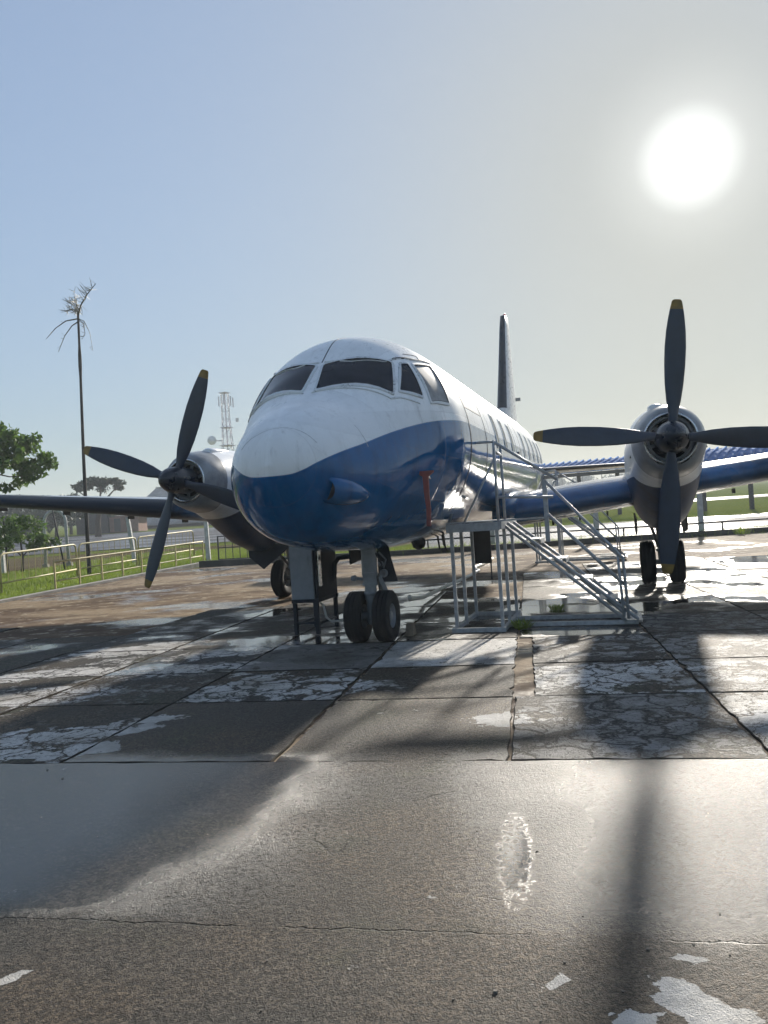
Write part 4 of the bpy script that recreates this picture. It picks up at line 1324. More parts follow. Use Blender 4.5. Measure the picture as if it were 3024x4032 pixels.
# weed in the joint at the stair foot
def weed(name, c, n, h, spread, label, seed):
    r = random.Random(seed); b = MB()
    for k in range(n):
        a = r.uniform(0, 2 * pi); d = spread * r.random() ** .7; hh = h * r.uniform(.4, 1)
        x, y = c[0] + d * cos(a) * .5, c[1] + d * sin(a) * .5
        ex, ey = x + cos(a) * spread * .6 * r.random(), y + sin(a) * spread * .6 * r.random()
        w = .006 + .008 * r.random(); nx, ny = -sin(a) * w, cos(a) * w
        mx, my = (x + ex) / 2, (y + ey) / 2
        b.add([(x - nx, y - ny, c[2]), (x + nx, y + ny, c[2]), (mx + nx, my + ny, c[2] + hh * .6), (mx - nx, my - ny, c[2] + hh * .6), (ex, ey, c[2] + hh)], [(0, 1, 2, 3), (3, 2, 4)])
    o = b.build(name, M_GRASSBL, fix=False)
    return tag(o, label, 'weed')


w = A2W(.86, 1.72); weed('weed', (w[0], w[1], -.01), 90, .14, .22, 'green weed tuft growing at the foot of the front stairs', 5)
w = A2W(2.6, 2.05); weed('weed', (w[0], w[1], -.01), 60, .12, .2, 'small weed in the slab joint behind the front stairs', 8)
weed('weed', (12.2, 26.5, terrain(26.5)), 70, .3, .5, 'grass tuft against the right kerb', 11)

# grit and pebbles scattered over the near paving
rg_ = random.Random(12); b = MB()
for k in range(260):
    y = 1.9 + 7.5 * rg_.random() ** 1.6; x = rg_.uniform(-.62, .62) * y; s_ = rg_.uniform(.002, .005) if rg_.random() < .97 else rg_.uniform(.006, .009)
    vs = [(x + s_ * cos(a + rg_.uniform(-.3, .3)) * rg_.uniform(.7, 1.2), y + s_ * sin(a) * rg_.uniform(.7, 1.2), .001 + (0 if j < 5 else s_ * .8)) for j in range(10) for a in [2 * pi * (j % 5) / 5]]
    b.add(vs, [(0, 1, 6, 5), (1, 2, 7, 6), (2, 3, 8, 7), (3, 4, 9, 8), (4, 0, 5, 9), (5, 6, 7, 8, 9)])
tag(b.build('grit', simple('pebble_stone', (.16, .14, .115), .9, var=.6, scale=40)), 'loose grit and pebbles on the near paving', 'grit', kind='stuff')

# ================================================================== FENCES AND RAILINGS
def rail_run(name, pts, h, label, mids=(.5,), bay=2, mat=None, post=.045):
    """open pipe railing: posts, top rail and middle rails"""
    mat = mat or M_RAILY
    base = pts[0]
    root = empty(name, (base[0], base[1], terrain(base[1])), 0, label, 'railing')
    P_ = [Vector((p[0] - base[0], p[1] - base[1], terrain(p[1]) - terrain(base[1]))) for p in pts]
    for p in P_:
        b = MB(); b.box((p.x, p.y, p.z + h / 2), (post, post, h)); b.build('post', mat, root)
    for f in (1.0,) + tuple(mids):
        b = MB(); b.tube([p + Vector((0, 0, h * f)) for p in P_], .028 if f == 1 else .020, 8); b.build('rail', mat, root, smooth=True)
    return root


rl = [A2W(X, -12.3) for X in (9.1, 10.15, 11.2, 12.25, 13.3, 14.35, 15.4, 16.4, 17.35)]
rail_run('railing', rl, .80, 'long low yellow pipe railing with two rails along the apron edge', (.32,))


def barrier(p, q, label):
    """crowd barrier: rounded hoop frame with thin uprights"""
    p = Vector((p[0], p[1], terrain(p[1]))); q = Vector((q[0], q[1], terrain(q[1])))
    root = empty('crowd_barrier', p, 0, label, 'barrier', 'yellow crowd barriers behind the apron railing')
    d = q - p; L = d.length; d.normalize(); up = Vector((0, 0, 1)); H = 1.12
    def at(s, z): return d * s + up * z
    fr = [at(0, 0), at(0, H - .16), at(.05, H - .05), at(.16, H), at(L - .16, H), at(L - .05, H - .05), at(L, H - .16), at(L, 0)]
    b = MB(); b.tube(fr, .030, 8); b.build('hoop_frame', M_RAILY, root, smooth=True)
    b = MB(); b.tube([at(0, .28), at(L, .28)], .022, 8); b.build('bottom_rail', M_RAILY, root, smooth=True)
    n = int(L / .33)
    for k in range(1, n):
        s = L * k / n
        b = MB(); b.tube([at(s, .28), at(s, H)], .009, 6); b.build('upright', M_RAILY, root)
    return root


bl = [A2W(6.2, -13.7), A2W(8.75, -13.85), A2W(12.95, -14.6), A2W(13.1, -14.6), A2W(16.6, -14.75), A2W(16.75, -14.75), A2W(21.6, -15.2)]
barrier(bl[1], bl[2], 'yellow crowd barrier at the far left, nearest the camera')
barrier(bl[3], bl[4], 'middle yellow crowd barrier, between the other two')
barrier(bl[5], bl[6], 'yellow crowd barrier farthest back, ending near the left propeller')

# kerbs
def kerb(name, pts, w, h, label, mat=None):
    b = MB()
    rg = []
    for i, p in enumerate(pts):
        a = Vector(pts[max(i - 1, 0)][:2]); c = Vector(pts[min(i + 1, len(pts) - 1)][:2])
        d = (c - a).normalized(); n = Vector((-d.y, d.x)) * w / 2; z = terrain(p[1])
        rg.append([(p[0] - n.x, p[1] - n.y, z - .1), (p[0] - n.x, p[1] - n.y, z + h), (p[0] + n.x, p[1] + n.y, z + h), (p[0] + n.x, p[1] + n.y, z - .1)])
    b.loft(rg)
    return tag(b.build(name, mat or M_CONC), label, 'kerb')


kerb('kerb', [A2W(X, -12.05) for X in lsp(5, 17.2, 14)], .28, .05, 'low pale broken kerb between the apron and the grass')
BACK = [(-6.8, 28.1), (-3, 27.6), (1, 27.0), (5, 26.9), (9, 27.1), (13, 27.1), (18, 26.9), (26, 26.6)]
kerb('kerb', BACK, .22, .16, 'dark damp kerb along the back edge of the apron', simple('damp_kerb', (.05, .047, .043), .6, var=.4, scale=2))

# chain link fence on concrete posts
FP = [(-20.2, 32.6), (-16.1, 32.4), (-10.7, 32.8), (-7.1, 30.8), (-3.6, 29.3), (0.0, 28.6), (3.9, 28.3), (7.7, 28.2), (11.47, 28.06), (15.4, 27.9), (19.5, 27.7), (24, 27.5)]
root = empty('chain_link_fence', (FP[0][0], FP[0][1], terrain(FP[0][1])), 0, 'chain link fence on leaning whitewashed concrete posts behind the apron', 'fence')
B0 = Vector((FP[0][0], FP[0][1], terrain(FP[0][1])))
rr = random.Random(4)
for i, (x, y) in enumerate(FP):
    lean = rr.uniform(-.02, .02) - (.10 if i == 2 else 0)
    b = MB(); b.loft([[(x + s * w_ + lean * z - B0.x, y + t_ * w_ - B0.y, terrain(y) + z - B0.z) for s, t_ in ((-1, -1), (1, -1), (1, 1), (-1, 1))] for z, w_ in ((-.1, .085), (1.9, .07))])
    b.build('post', M_POST, root)
wv, we = [], []
for i in range(len(FP) - 1):
    p = Vector((FP[i][0], FP[i][1], terrain(FP[i][1]))) - B0; q = Vector((FP[i + 1][0], FP[i + 1][1], terrain(FP[i + 1][1]))) - B0
    L = (q - p).length; d = (q - p) / L; nn = Vector((-d.y, d.x, 0)); H = 1.75; st = .13
    k = -H
    while k < L:
        for sgn in (1, -1):
            s0, z0, s1, z1 = (k, 0, k + H, H) if sgn > 0 else (k, H, k + H, 0)
            if s0 < 0: z0 += -s0 * sgn; s0 = 0
            if s1 > L: z1 -= (s1 - L) * sgn; s1 = L
            if s1 - s0 < .02: continue
            a = p + d * s0 + Vector((0, 0, z0 + .05)); c = p + d * s1 + Vector((0, 0, z1 + .05))
            o_ = len(wv); t_ = Vector((0, 0, .0028))
            wv += [a - t_, a + t_, c + t_, c - t_, a - nn * .003, a + nn * .003, c + nn * .003, c - nn * .003]
            we += [(o_, o_ + 1, o_ + 2, o_ + 3), (o_ + 4, o_ + 5, o_ + 6, o_ + 7)]
        k += st
b = MB(); b.v = [tuple(v) for v in wv]; b.f = we; b.m = [0] * len(we)
tag(b.build('wire_mesh', M_WIRE, root, fix=False), kind='stuff')
# two dark pipe rails low along the right back edge
rail_run('railing', [(x, 27.75 - .02 * x) for x in (-2, 1.5, 5, 8.5, 12, 15.5, 19, 22.5)], .42, 'low dark pipe rail in front of the right chain link fence', (), mat=M_CABDARK, post=.05)

# white arch and thin poles on the left verge
root = empty('garden_arch', (-13.6, 33.1, terrain(33.1)), 0, 'white painted tubular arch standing on the grass verge at left', 'arch')
pts = [(0, 0, 0)] + [(-.06, 0, 1.2)] + [(-.52 + .46 * cos(a), 0, 1.9 + .5 * sin(a)) for a in lsp(0, pi, 14)] + [(-1.0, 0, 1.2), (-1.02, 0, 0)]
b = MB(); b.tube(pts, .065, 10); b.build('arch_tube', M_POST, root, smooth=True)
b = MB(); b.box((0, 0, .06), (.22, .22, .14)); b.box((-1.02, 0, .06), (.22, .22, .14)); b.build('footing', M_CONC, root)
b = MB(); b.tube([(-13.1, 31.4, terrain(31.4) - .05), (-13.27, 31.4, terrain(31.4) + 1.2), (-13.5, 31.4, terrain(31.4) + 2.6)], [.035, .032, .028], 8)
tag(b.build('thin_pole', M_CABDARK, smooth=True), 'thin dark leaning pole in front of the white arch', 'pole')
b = MB(); b.tube([(-15.2, 31.0, terrain(31.0) - .05), (-15.3, 31.0, terrain(31.0) + 2.3)], [.04, .035], 8)
tag(b.build('thin_pole', M_CABDARK, smooth=True), 'thin dark upright pole at the far left edge', 'pole')
# bollard-like dark gate bars behind left gear
root = empty('gate', (-6.3, 29.0, terrain(29)), 0, 'dark iron gate with upright bars under the left nacelle', 'gate')
d = Vector((2.9, -1.1, 0)); 
for k in range(11):
    q = d * (k / 10); b = MB(); b.box((q.x, q.y, .5), (.05 if k in (0, 10) else .028, .05 if k in (0, 10) else .028, 1.0)); b.build('bar', M_CABDARK, root)
for z in (.12, .55, .98):
    b = MB(); b.bar((0, 0, z), (d.x, d.y, z), .035); b.build('rail', M_CABDARK, root)

# ================================================================== PLANTS
def leaf_cloud(b, centers, n, size, seed, flat=1.0):
    r = np.random.RandomState(seed)
    C_ = np.array([c[:3] for c in centers]); R_ = np.array([c[3] for c in centers])
    pick = r.choice(len(C_), n, p=R_ ** 2 / (R_ ** 2).sum())
    d = r.normal(size=(n, 3)); d /= np.linalg.norm(d, axis=1)[:, None]
    rad = R_[pick] * (r.rand(n) ** .45) * (1 + .25 * r.normal(size=n) * .5)
    pos = C_[pick] + d * rad[:, None] * np.array([1, 1, flat])
    a = r.normal(size=(n, 3)); a /= np.linalg.norm(a, axis=1)[:, None]
    c = np.cross(a, r.normal(size=(n, 3))); c /= np.linalg.norm(c, axis=1)[:, None]
    s = size * (.6 + .8 * r.rand(n))[:, None]
    quad = np.stack([pos - a * s, pos + c * s * .5, pos + a * s, pos - c * s * .5], 1).reshape(-1, 3)
    k = len(b.v)
    b.v += [tuple(v) for v in quad]
    b.f += [(k + 4 * i, k + 4 * i + 1, k + 4 * i + 2, k + 4 * i + 3) for i in range(n)]
    b.m += [0] * n


def tree(name, base, label, limbs, clumps, n, leaf, mat, seed, trunk_r=.16, flat=.8, group=None, bark=None):
    """limbs: lists of points from the base; clumps: x, y, z, radius, all relative to base"""
    root = empty(name, base, 0, label, 'tree', group)
    b = MB()
    for pts, r0, r1 in limbs:
        m = len(pts)
        b.tube(pts, [r0 + (r1 - r0) * i / (m - 1) for i in range(m)], 9)
    b.build('trunk', bark or M_BARK, root, smooth=True)
    b = MB(); leaf_cloud(b, clumps, n, leaf, seed, flat)
    b.build('crown', mat, root, fix=False)
    return root


def clumps(c, r, n, sub, seed, sq=.75):
    q = random.Random(seed); out = []
    for _ in range(n):
        a = q.uniform(0, 2 * pi); u = q.uniform(-.85, 1); e = math.sqrt(max(1 - u * u, 0)); k = q.uniform(.45, 1.0)
        out.append((c[0] + r * k * e * cos(a), c[1] + r * k * e * sin(a), c[2] + r * sq * k * u, sub * q.uniform(.6, 1.25)))
    return out


def px(xd, y):
    """world x of an image column (in 1659-wide pixels) near the horizon at distance y"""
    return (xd - 829.5 + 2.0) / 1667 * y


TB = terrain
# big broad-leaved tree on the left edge
y = 27.0; bx = -15.4
cl = clumps((2.35, 0, 4.35), 1.35, 40, .34, 21, .72) + clumps((.3, 0, 4.3), 1.6, 30, .42, 22, .75) + [(3.1, 0, 3.5, .22), (2.2, .1, 3.2, .25), (2.7, 0, 3.35, .22), (1.4, 0, 3.3, .2)]
tree('broadleaf_tree', (bx, y, TB(y)), 'leafy green tree cut by the left edge, crown above the wing', [([(-1.0, 0, 0), (-.95, 0, 1.4), (-.5, 0, 2.7)], .17, .12), ([(-.5, 0, 2.7), (.8, .1, 3.5), (2.2, 0, 4.2)], .09, .03), ([(-.5, 0, 2.7), (-.4, .1, 3.8), (.1, 0, 4.8)], .09, .03), ([(.8, .1, 3.5), (1.6, 0, 4.3), (2.3, 0, 5.1)], .05, .015), ([(1.5, .05, 3.85), (2.4, 0, 3.6), (3.0, 0, 3.6)], .03, .012)], cl, 5600, .115, M_LEAF, 31)
y = 31.0; bx = px(40, y)
cl = clumps((0, 0, 1.45), 1.05, 22, .32, 23, .75) + clumps((1.05, 0, 1.0), .55, 9, .22, 24, .7) + clumps((-1.2, 0, 1.3), .9, 14, .3, 25)
tree('shrub_tree', (bx, y, TB(y)), 'low bushy tree under the left wing tip', [([(0, 0, 0), (0.05, 0, .6), (0, 0, 1.2)], .06, .03), ([(0.05, 0, .6), (.5, 0, 1.1)], .03, .012), ([(0.05, 0, .6), (-.5, 0, 1.1)], .03, .012)], cl, 3000, .085, M_LEAF, 32)
# umbrella-crowned tree behind the runway
y = 79.0; bx = px(208, y)
cl = []
q = random.Random(9)
for k in range(26):
    a = q.uniform(0, 2 * pi); rr_ = 2.4 * math.sqrt(q.random()); cl.append((rr_ * cos(a) + .4, rr_ * sin(a), 4.6 + 1.1 * (1 - (rr_ / 3.2) ** 2) + q.uniform(-.4, .4), q.uniform(.35, .7)))
cl += clumps((0, 0, 2.9), 2.6, 16, .55, 26, .35)
tree('umbrella_tree', (bx, y, TB(y)), 'umbrella crowned tree with a thick trunk across the left runway', [([(0, 0, 0), (.05, 0, 1.6), (.3, 0, 2.6)], .34, .22), ([(.3, 0, 2.6), (1.2, 0, 4.0), (2.2, 0, 5.0)], .15, .04), ([(.3, 0, 2.6), (-.7, 0, 4.0), (-1.8, 0, 4.8)], .15, .04), ([(.3, 0, 2.6), (.5, 0, 4.6), (.6, 0, 5.6)], .12, .04)], cl, 4200, .17, M_LEAFD, 33, flat=.6)
# dark trees far left
for i, (xd, y, h, r_) in enumerate([(-60, 92, 6.2, 3.6), (10, 96, 5.4, 2.6), (62, 98, 5.0, 2.3), (118, 92, 4.9, 2.4), (150, 100, 5.6, 2.2), (88, 90, 3.6, 2.4), (30, 88, 3.4, 2.6), (172, 104, 5.2, 2.0)]):
    bx = px(xd, y)
    tree('dark_tree', (bx, y, TB(y)), ['tall dark tree partly outside the left edge, beyond the runway', 'dark round tree behind the shrub at the left edge', 'dark tree just right of the leafy crown, above the wing', 'dark tree showing over the wing between crown and palm', 'dark tree left of the palm trunk, above the wing', 'dark low tree under the wing near the white arch', 'dark low tree under the wing behind the left shrub', 'dark slim tree right behind the palm trunk'][i],
         [([(0, 0, 0), (.1, 0, h * .3), (0, 0, h * .6)], .22, .1)], clumps((0, 0, h * .58), r_, 24, r_ * .32, 40 + i, h * .42 / r_), 2200, .2, M_LEAFD, 50 + i, group='dark trees beyond the left runway')

# tall bare palm
y = 27.82
root = empty('palm_tree', (-10.73, y, TB(y)), 0, 'tall thin palm with a ragged nearly bare crown', 'palm')
H = 9.35
tp = [(-.02 * math.sin(z * .5) + .012 * z, 0, z) for z in lsp(-.1, H, 26)]
b = MB(); b.tube(tp, [.075 - .034 * min(i / 22, 1) + (.018 if i in (20, 21) else 0) for i in range(26)], 10); b.build('trunk', M_PALMBARK, root, smooth=True)
top = Vector(tp[-1])


def frond(curve, leafs, name='frond', seed=0, wid=.018, droop=.0, ll=.35):
    q = random.Random(seed); b = MB()
    pts = [top + Vector(c) * .70 for c in curve]; wid *= .8; ll *= .8
    P2 = []
    for i in range(len(pts) - 1):
        for k in range(5): P2.append(pts[i].lerp(pts[i + 1], k / 5))
    P2.append(pts[-1]); n = len(P2)
    b.tube(P2, [wid * (1 - .7 * i / n) for i in range(n)], 6)
    for k in range(leafs):
        i = q.randrange(n // 4, n); p = P2[i]; s = q.choice((-1, 1))
        d = Vector((q.uniform(-.6, .2), s * q.uniform(.2, .8), q.uniform(-.35, .75))).normalized() * ll * q.uniform(.5, 1.3)
        w = Vector((0, 0, .009)) if abs(d.z) < .25 else Vector((.009, 0, 0))
        b.add([p - w, p + w, p + d * .6 + w * .8, p + d, p + d * .6 - w * .8], [(0, 1, 2, 3, 4)])
    return b.build(name, M_PALMLEAF, root, fix=False)


frond([(0, 0, -.05), (.18, 0, .5), (.55, 0, 1.05), (1.0, 0, 1.55)], 46, seed=1, wid=.04, ll=.55)
frond([(0, 0, -.05), (-.1, .1, .5), (-.15, .1, 1.25)], 20, seed=2, wid=.02, ll=.6)
frond([(0, 0, 0), (-.35, .1, .3), (-.65, .1, .25)], 70, seed=3, ll=.4)
frond([(0, 0, 0), (.05, -.1, .35), (-.1, -.1, .75)], 60, seed=4, ll=.4)
frond([(0, 0, 0), (-.2, .15, .55), (-.45, .2, .7)], 40, seed=9, ll=.45)
frond([(0, 0, -.2), (-.65, 0, -.28), (-1.2, 0, -.62), (-1.72, 0, -1.15)], 3, seed=5, wid=.032)
frond([(0, 0, -.35), (-.35, 0, -.55), (-.75, 0, -1.05), (-1.12, 0, -1.85)], 3, seed=6, wid=.03)
frond([(0, 0, -.2), (.3, 0, -.35), (.55, 0, -.95), (.66, 0, -1.9)], 8, seed=7, wid=.02, ll=.3)
frond([(0, 0, -.2), (.22, .1, -.45), (.27, .1, -.95), (.1, .1, -1.25)], 22, seed=8, wid=.02, ll=.3)

# verge grass on the left, blades by the thousand
r = np.random.RandomState(2); n = 42000
Xa = r.uniform(4, 26, n); Ya = -12.25 - 8.5 * r.rand(n) ** 1.5
gx = AC0[0] + Xa * sin(YAW) + Ya * cos(YAW); gy = AC0[1] + Xa * cos(YAW) - Ya * sin(YAW)
keep = gy > 17.2; gx, gy = gx[keep], gy[keep]; n = len(gx)
hz = .05 + .09 * r.rand(n); an = r.rand(n) * 6.28; lx = r.normal(size=n) * .05; ly = r.normal(size=n) * .05
gz = .03 * (gy - 17) - .10
V = np.zeros((n, 3, 3)); w_ = .012
V[:, 0] = np.c_[gx - w_ * np.cos(an), gy - w_ * np.sin(an), gz]; V[:, 1] = np.c_[gx + w_ * np.cos(an), gy + w_ * np.sin(an), gz]; V[:, 2] = np.c_[gx + lx, gy + ly, gz + hz + .06]
me = bpy.data.meshes.new('verge_grass'); me.from_pydata(V.reshape(-1, 3).tolist(), [], [(3 * i, 3 * i + 1, 3 * i + 2) for i in range(n)]); me.materials.append(M_GRASSBL)
o = bpy.data.objects.new('verge_grass', me); COL.objects.link(o)
tag(o, 'bright green mown grass of the left verge behind the railing', 'grass', kind='stuff')
# rank grass along the back kerb
n = 16000
gx = r.uniform(-6, 24, n); gy = 28.0 - .02 * gx + r.normal(size=n) * .45 + np.where(gx < 1, (1 - gx) * .16, 0)
gz = .03 * (gy - 17) - .10; hz = .10 + .22 * r.rand(n) ** 2; an = r.rand(n) * 6.28
V = np.zeros((n, 3, 3)); w_ = .012
V[:, 0] = np.c_[gx - w_ * np.cos(an), gy - w_ * np.sin(an), gz]; V[:, 1] = np.c_[gx + w_ * np.cos(an), gy + w_ * np.sin(an), gz]; V[:, 2] = np.c_[gx + r.normal(size=n) * .07, gy + r.normal(size=n) * .07, gz + .05 + hz]
me = bpy.data.meshes.new('rank_grass'); me.from_pydata(V.reshape(-1, 3).tolist(), [], [(3 * i, 3 * i + 1, 3 * i + 2) for i in range(n)]); me.materials.append(M_GRASSBL)
o = bpy.data.objects.new('rank_grass', me); COL.objects.link(o)
tag(o, 'strip of rank grass and weeds along the back fence', 'grass', kind='stuff')

# ================================================================== FAR BUILDINGS, TOWER, WOODS
def mat_corr(name, col, axis=0, pitch=.35):
    t = NT(name); p = t.obj(); s = t.sep(p)
    w = t.m('SINE', t.m('MULTIPLY', s[axis], 2 * pi / pitch))
    n1 = t.noise(p, 1.2, 5)
    f = t.lin(n1, .3, .7, .8, 1.2)
    t.set(Base_Color=t.vm('MULTIPLY', t.comb(*col), t.comb(f, f, f)), Roughness=.9, Specular_IOR_Level=.05, Normal=t.bump(w, .5, .03))
    return t.mat


M_ROOFG = mat_corr('grey_sheet_roof', (.34, .33, .31))
M_ROOFB = mat_corr('blue_sheet_roof', (.06, .17, .40), 0, .45)

# long grey-roofed shed far left
y = 118.0; x0_, x1_ = px(300, y), px(700, y)
root = empty('long_shed', ((x0_ + x1_) / 2, y, TB(y)), .10, 'long low shed with a pale grey sheet roof beyond the left runway', 'shed')
L = (x1_ - x0_) * 1.1
b = MB(); b.add([(-L / 2, -9, 0.2), (L / 2, -9, 0.2), (L / 2, 2, 5.9), (-L / 2 + 4, 2, 5.9)], [(0, 1, 2, 3)]); b.add([(-L / 2, -9, 0.05), (L / 2, -9, 0.05), (L / 2, 2, 5.75), (-L / 2 + 4, 2, 5.75)], [(0, 1, 2, 3)])
b.add([(-L / 2 + 4, 2, 5.9), (L / 2, 2, 5.9), (L / 2, 12, 1.2), (-L / 2, 12, 1.2)], [(0, 1, 2, 3)])
b.build('roof', M_ROOFG, root)
b = MB(); b.box((0, 1, .6), (L * .96, 16, 1.6)); b.build('wall', M_WALLD, root)
b = MB(); b.tube([(-L / 2 + 4, 2, 5.95), (L / 2, 2, 5.95)], .16, 8); b.build('ridge_cap', M_ROOFG, root)
# small gabled shed with brick end
y = 96.0; bx = px(222, y)
root = empty('gabled_shed', (bx, y, TB(y)), .0, 'small gabled shed with a brick end wall behind the umbrella tree', 'shed')
b = MB(); b.box((2.4, 2, 1.0), (3.6, 3.6, 2.0)); b.build('wall', M_WALLB, root)
b = MB(); b.loft([[(-3.2, .0, 4.2), (4.9, 0, 1.7), (4.9, 0, 1.85), (-3.2, 0, 4.4)], [(-3.2, 5, 4.2), (4.9, 5, 1.7), (4.9, 5, 1.85), (-3.2, 5, 4.4)]]); b.build('roof', M_ROOFG, root)
b = MB(); b.box((-1.6, 2.5, 1.6), (4.0, 4.2, 3.2)); b.build('wall', M_WALLD, root)
b = MB(); b.box((1.6, .18, .9), (.8, .04, 1.6)); b.build('door', M_WALLD, root)

# blue roofed open shelter on the right
pA, pB = Vector((10.5, 61.0)), Vector((30.5, 45.5))
zA = TB(58)
root = empty('open_shelter', (pA.x, pA.y, TB(pA.y)), 0, 'long open shelter with a blue ribbed roof behind the right engine', 'shelter')
d2 = (pB - pA); L = d2.length; d2.normalize(); n2 = Vector((-d2.y, d2.x))
if n2.y > 0: n2 = -n2
def sp_(s, w_, z): return (d2.x * s + n2.x * w_, d2.y * s + n2.y * w_, z + .0 * s)
zr = 5.15 - TB(pA.y); ze_ = 4.25 - TB(pA.y)
slope = -.010
NS = 48
for k in range(NS):
    s0, s1 = L * k / NS, L * (k + 1) / NS
    z0, z1 = slope * s0, slope * s1
    b = MB(); rg = []
    for s_, z_ in ((s0 + .02, z0), (s1 - .02, z1)):
        rg.append([sp_(s_, 2.9, ze_ + z_), sp_(s_, 1.4, (ze_ + zr) / 2 + .12 + z_), sp_(s_, 0, zr + z_), sp_(s_, 0, zr + z_ - .05), sp_(s_, 2.9, ze_ + z_ - .05)])
    b.loft(rg); b.build('roof_sheet', M_ROOFB, root)
    b = MB(); b.tube([sp_(s0, 2.92, ze_ + z0 + .03), sp_(s0, 1.4, (ze_ + zr) / 2 + .15 + z0), sp_(s0, 0, zr + z0 + .06)], .07, 6); b.build('roof_rib', M_ROOFB, root, smooth=True)
b = MB(); b.bar(sp_(0, 2.8, ze_ - .2), sp_(L, 2.8, ze_ - .2 + slope * L), .16, .25); b.build('eaves_beam', M_WALLD, root)
for k in range(9):
    s_ = L * (k + .3) / 9; b = MB(); g = sp_(s_, 2.6, 0); yb_ = pA.y + g[1]
    b.box((g[0], g[1], (ze_ + slope * s_ + TB(yb_) - TB(pA.y)) / 2 - .1), (.22, .22, ze_ + slope * s_ - (TB(yb_) - TB(pA.y)) + .1)); b.build('post', M_WALLD, root)

# lattice mast
y = 150.0; bx = px(499, y)
root = empty('lattice_tower', (bx, y, TB(y)), .35, 'tall red and white lattice telecom tower with a round dish', 'tower')
Ht = 24.6
def leg_at(k, z):
    r_ = 2.35 - (2.35 - .95) * min(z / 19.5, 1.0); a = pi / 4 + k * pi / 2
    return Vector((r_ * cos(a), r_ * sin(a), z))
for k in range(4):
    for z0, z1, mm in ((0, 9, M_TOWERW), (9, 12.5, M_TOWERR), (12.5, 16, M_TOWERW), (16, 19.5, M_TOWERR), (19.5, Ht, M_TOWERW)):
        b = MB(); b.tube([leg_at(k, z0), leg_at(k, z1)], .065, 6); b.build('leg', mm, root)
zs_ = [0, 2.2, 4.4, 6.5, 8.6, 10.6, 12.5, 14.3, 16.1, 17.8, 19.5, 21.1, 22.7, Ht]
for i in range(len(zs_) - 1):
    mm = M_TOWERR if (9 < zs_[i] < 12 or 16 <= zs_[i] < 19) else M_TOWERW
    for k in range(4):
        b = MB(); b.tube([leg_at(k, zs_[i]), leg_at((k + 1) % 4, zs_[i + 1])], .028, 5); b.tube([leg_at((k + 1) % 4, zs_[i]), leg_at(k, zs_[i + 1])], .028, 5); b.build('cross_brace', mm, root)
        b = MB(); b.tube([leg_at(k, zs_[i]), leg_at((k + 1) % 4, zs_[i])], .04, 5); b.build('girt', mm, root)
b = MB(); b.lathe([(0, .85), (.2, .85), (.5, .7), (.65, .35), (.7, .01)], (-3.1, -1.2, 15.3), 'Y', 28, cap=(True, True)); b.build('dish', M_WHITE, root, smooth=True)
b = MB(); b.tube([(-3.1, -.4, 15.3), (-1.0, -.3, 15.3)], .12, 6); b.build('dish_arm', M_TOWERW, root)
for sx, zz in ((-1.35, 22.8), (1.35, 22.6), (-.4, 23.2), (.9, 22.9)):
    b = MB(); b.box((sx, -1.1, zz), (.22, .16, 1.9)); b.build('panel_antenna', M_TOWERW, root)
for zz in (19.2, 14.0, 12.9, 10.9):
    b = MB(); b.box((2.0 - .0 * zz, -.9, zz), (.5, .4, .7)); b.build('radio_box', M_TOWERW, root)
for zz in (17.8, 14.3, 9.8, Ht):
    b = MB(); r_ = leg_at(0, zz).xy.length * 1.25; b.lathe([(0, r_), (.10, r_)], (0, 0, zz), 'Z', 4, cap=(True, True)); b.build('platform', M_TOWERR, root)
b = MB(); b.tube([(0, 0, 0), (0, 0, Ht)], .12, 6); b.build('cable_ladder', M_TOWERR, root)

# far woods along the horizon
def woods(name, xa, xb, y, h, n, leaf, seed, label, mat):
    q = random.Random(seed); cl = []
    x = xa
    while x < xb:
        hh = h * q.uniform(.55, 1.1); cl += [(x, y + q.uniform(-4, 4), TB(y) + hh * .55, hh * .55), (x + q.uniform(-2, 2), y, TB(y) + hh * .25, hh * .4)]
        x += h * q.uniform(.35, .7)
    b = MB(); leaf_cloud(b, cl, n, leaf, seed, .9)
    return tag(b.build(name, mat, fix=False), label, 'woods', kind='stuff')


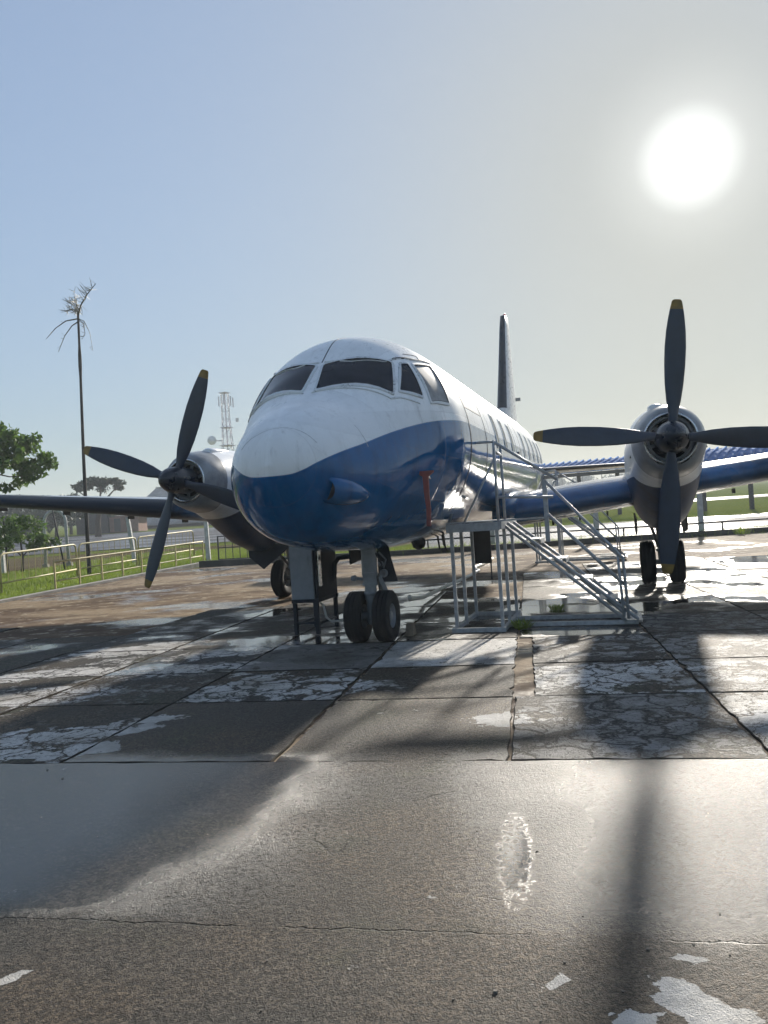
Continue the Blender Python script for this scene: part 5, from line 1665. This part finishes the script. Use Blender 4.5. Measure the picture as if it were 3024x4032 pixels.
woods('far_woods', 20, 260, 330, 8, 26000, .7, 71, 'hazy line of far trees along the right horizon', M_LEAFFAR)
woods('far_woods', -320, -30, 300, 8, 26000, .7, 72, 'hazy line of far trees along the left horizon', M_LEAFFAR)
woods('far_woods', -60, 60, 360, 8, 12000, .7, 73, 'hazy line of far trees behind the airliner', M_LEAFFAR)
for i, xd in enumerate((1214, 1258, 1300)):
    y = 240.0; bx = px(xd, y)
    root = empty('far_palm', (bx, y, TB(y)), 0, ['hazy far palm left of the other two, under the tailplane', 'hazy far palm between the other two, under the tailplane', 'hazy far palm right of the other two, under the tailplane'][i], 'palm', 'far palms on the right horizon')
    hh = 8.6 + .6 * (i % 2)
    b = MB(); b.tube([(0, 0, 0), (.3, 0, hh * .5), (.2, 0, hh)], [.22, .16, .13], 6); b.build('trunk', M_PALMBARK, root)
    b = MB()
    for k in range(11):
        a = 2 * pi * k / 11 + i
        pts = [Vector((.2 + s * 2.4 * cos(a), s * 2.4 * sin(a), hh + 1.3 * s - 2.3 * s * s)) for s in lsp(0, 1, 5)]
        for j in range(4):
            w1, w2 = .34 * (1 - j / 5), .34 * (1 - (j + 1) / 5)
            n_ = Vector((-sin(a), cos(a), 0))
            b.add([pts[j] - n_ * w1, pts[j] + n_ * w1, pts[j + 1] + n_ * w2, pts[j + 1] - n_ * w2], [(0, 1, 2, 3)])
    b.build('crown', M_LEAFFAR, root, fix=False)

# ================================================================== HAZE
b = MB(); b.box((0, 330, 14.5), (1240, 720, 33))
hz_o = b.build('haze', NT('haze_air').mat)
nt = hz_o.data.materials[0].node_tree
nt.nodes.clear()
vo = nt.nodes.new('ShaderNodeOutputMaterial'); pv = nt.nodes.new('ShaderNodeVolumePrincipled')
pv.inputs['Color'].default_value = (0.88, 0.94, 1.0, 1); pv.inputs['Density'].default_value = 0.0012; pv.inputs['Anisotropy'].default_value = 0.2
nt.links.new(pv.outputs[0], vo.inputs['Volume'])
tag(hz_o, 'thin morning haze over the airfield', 'haze', kind='stuff')
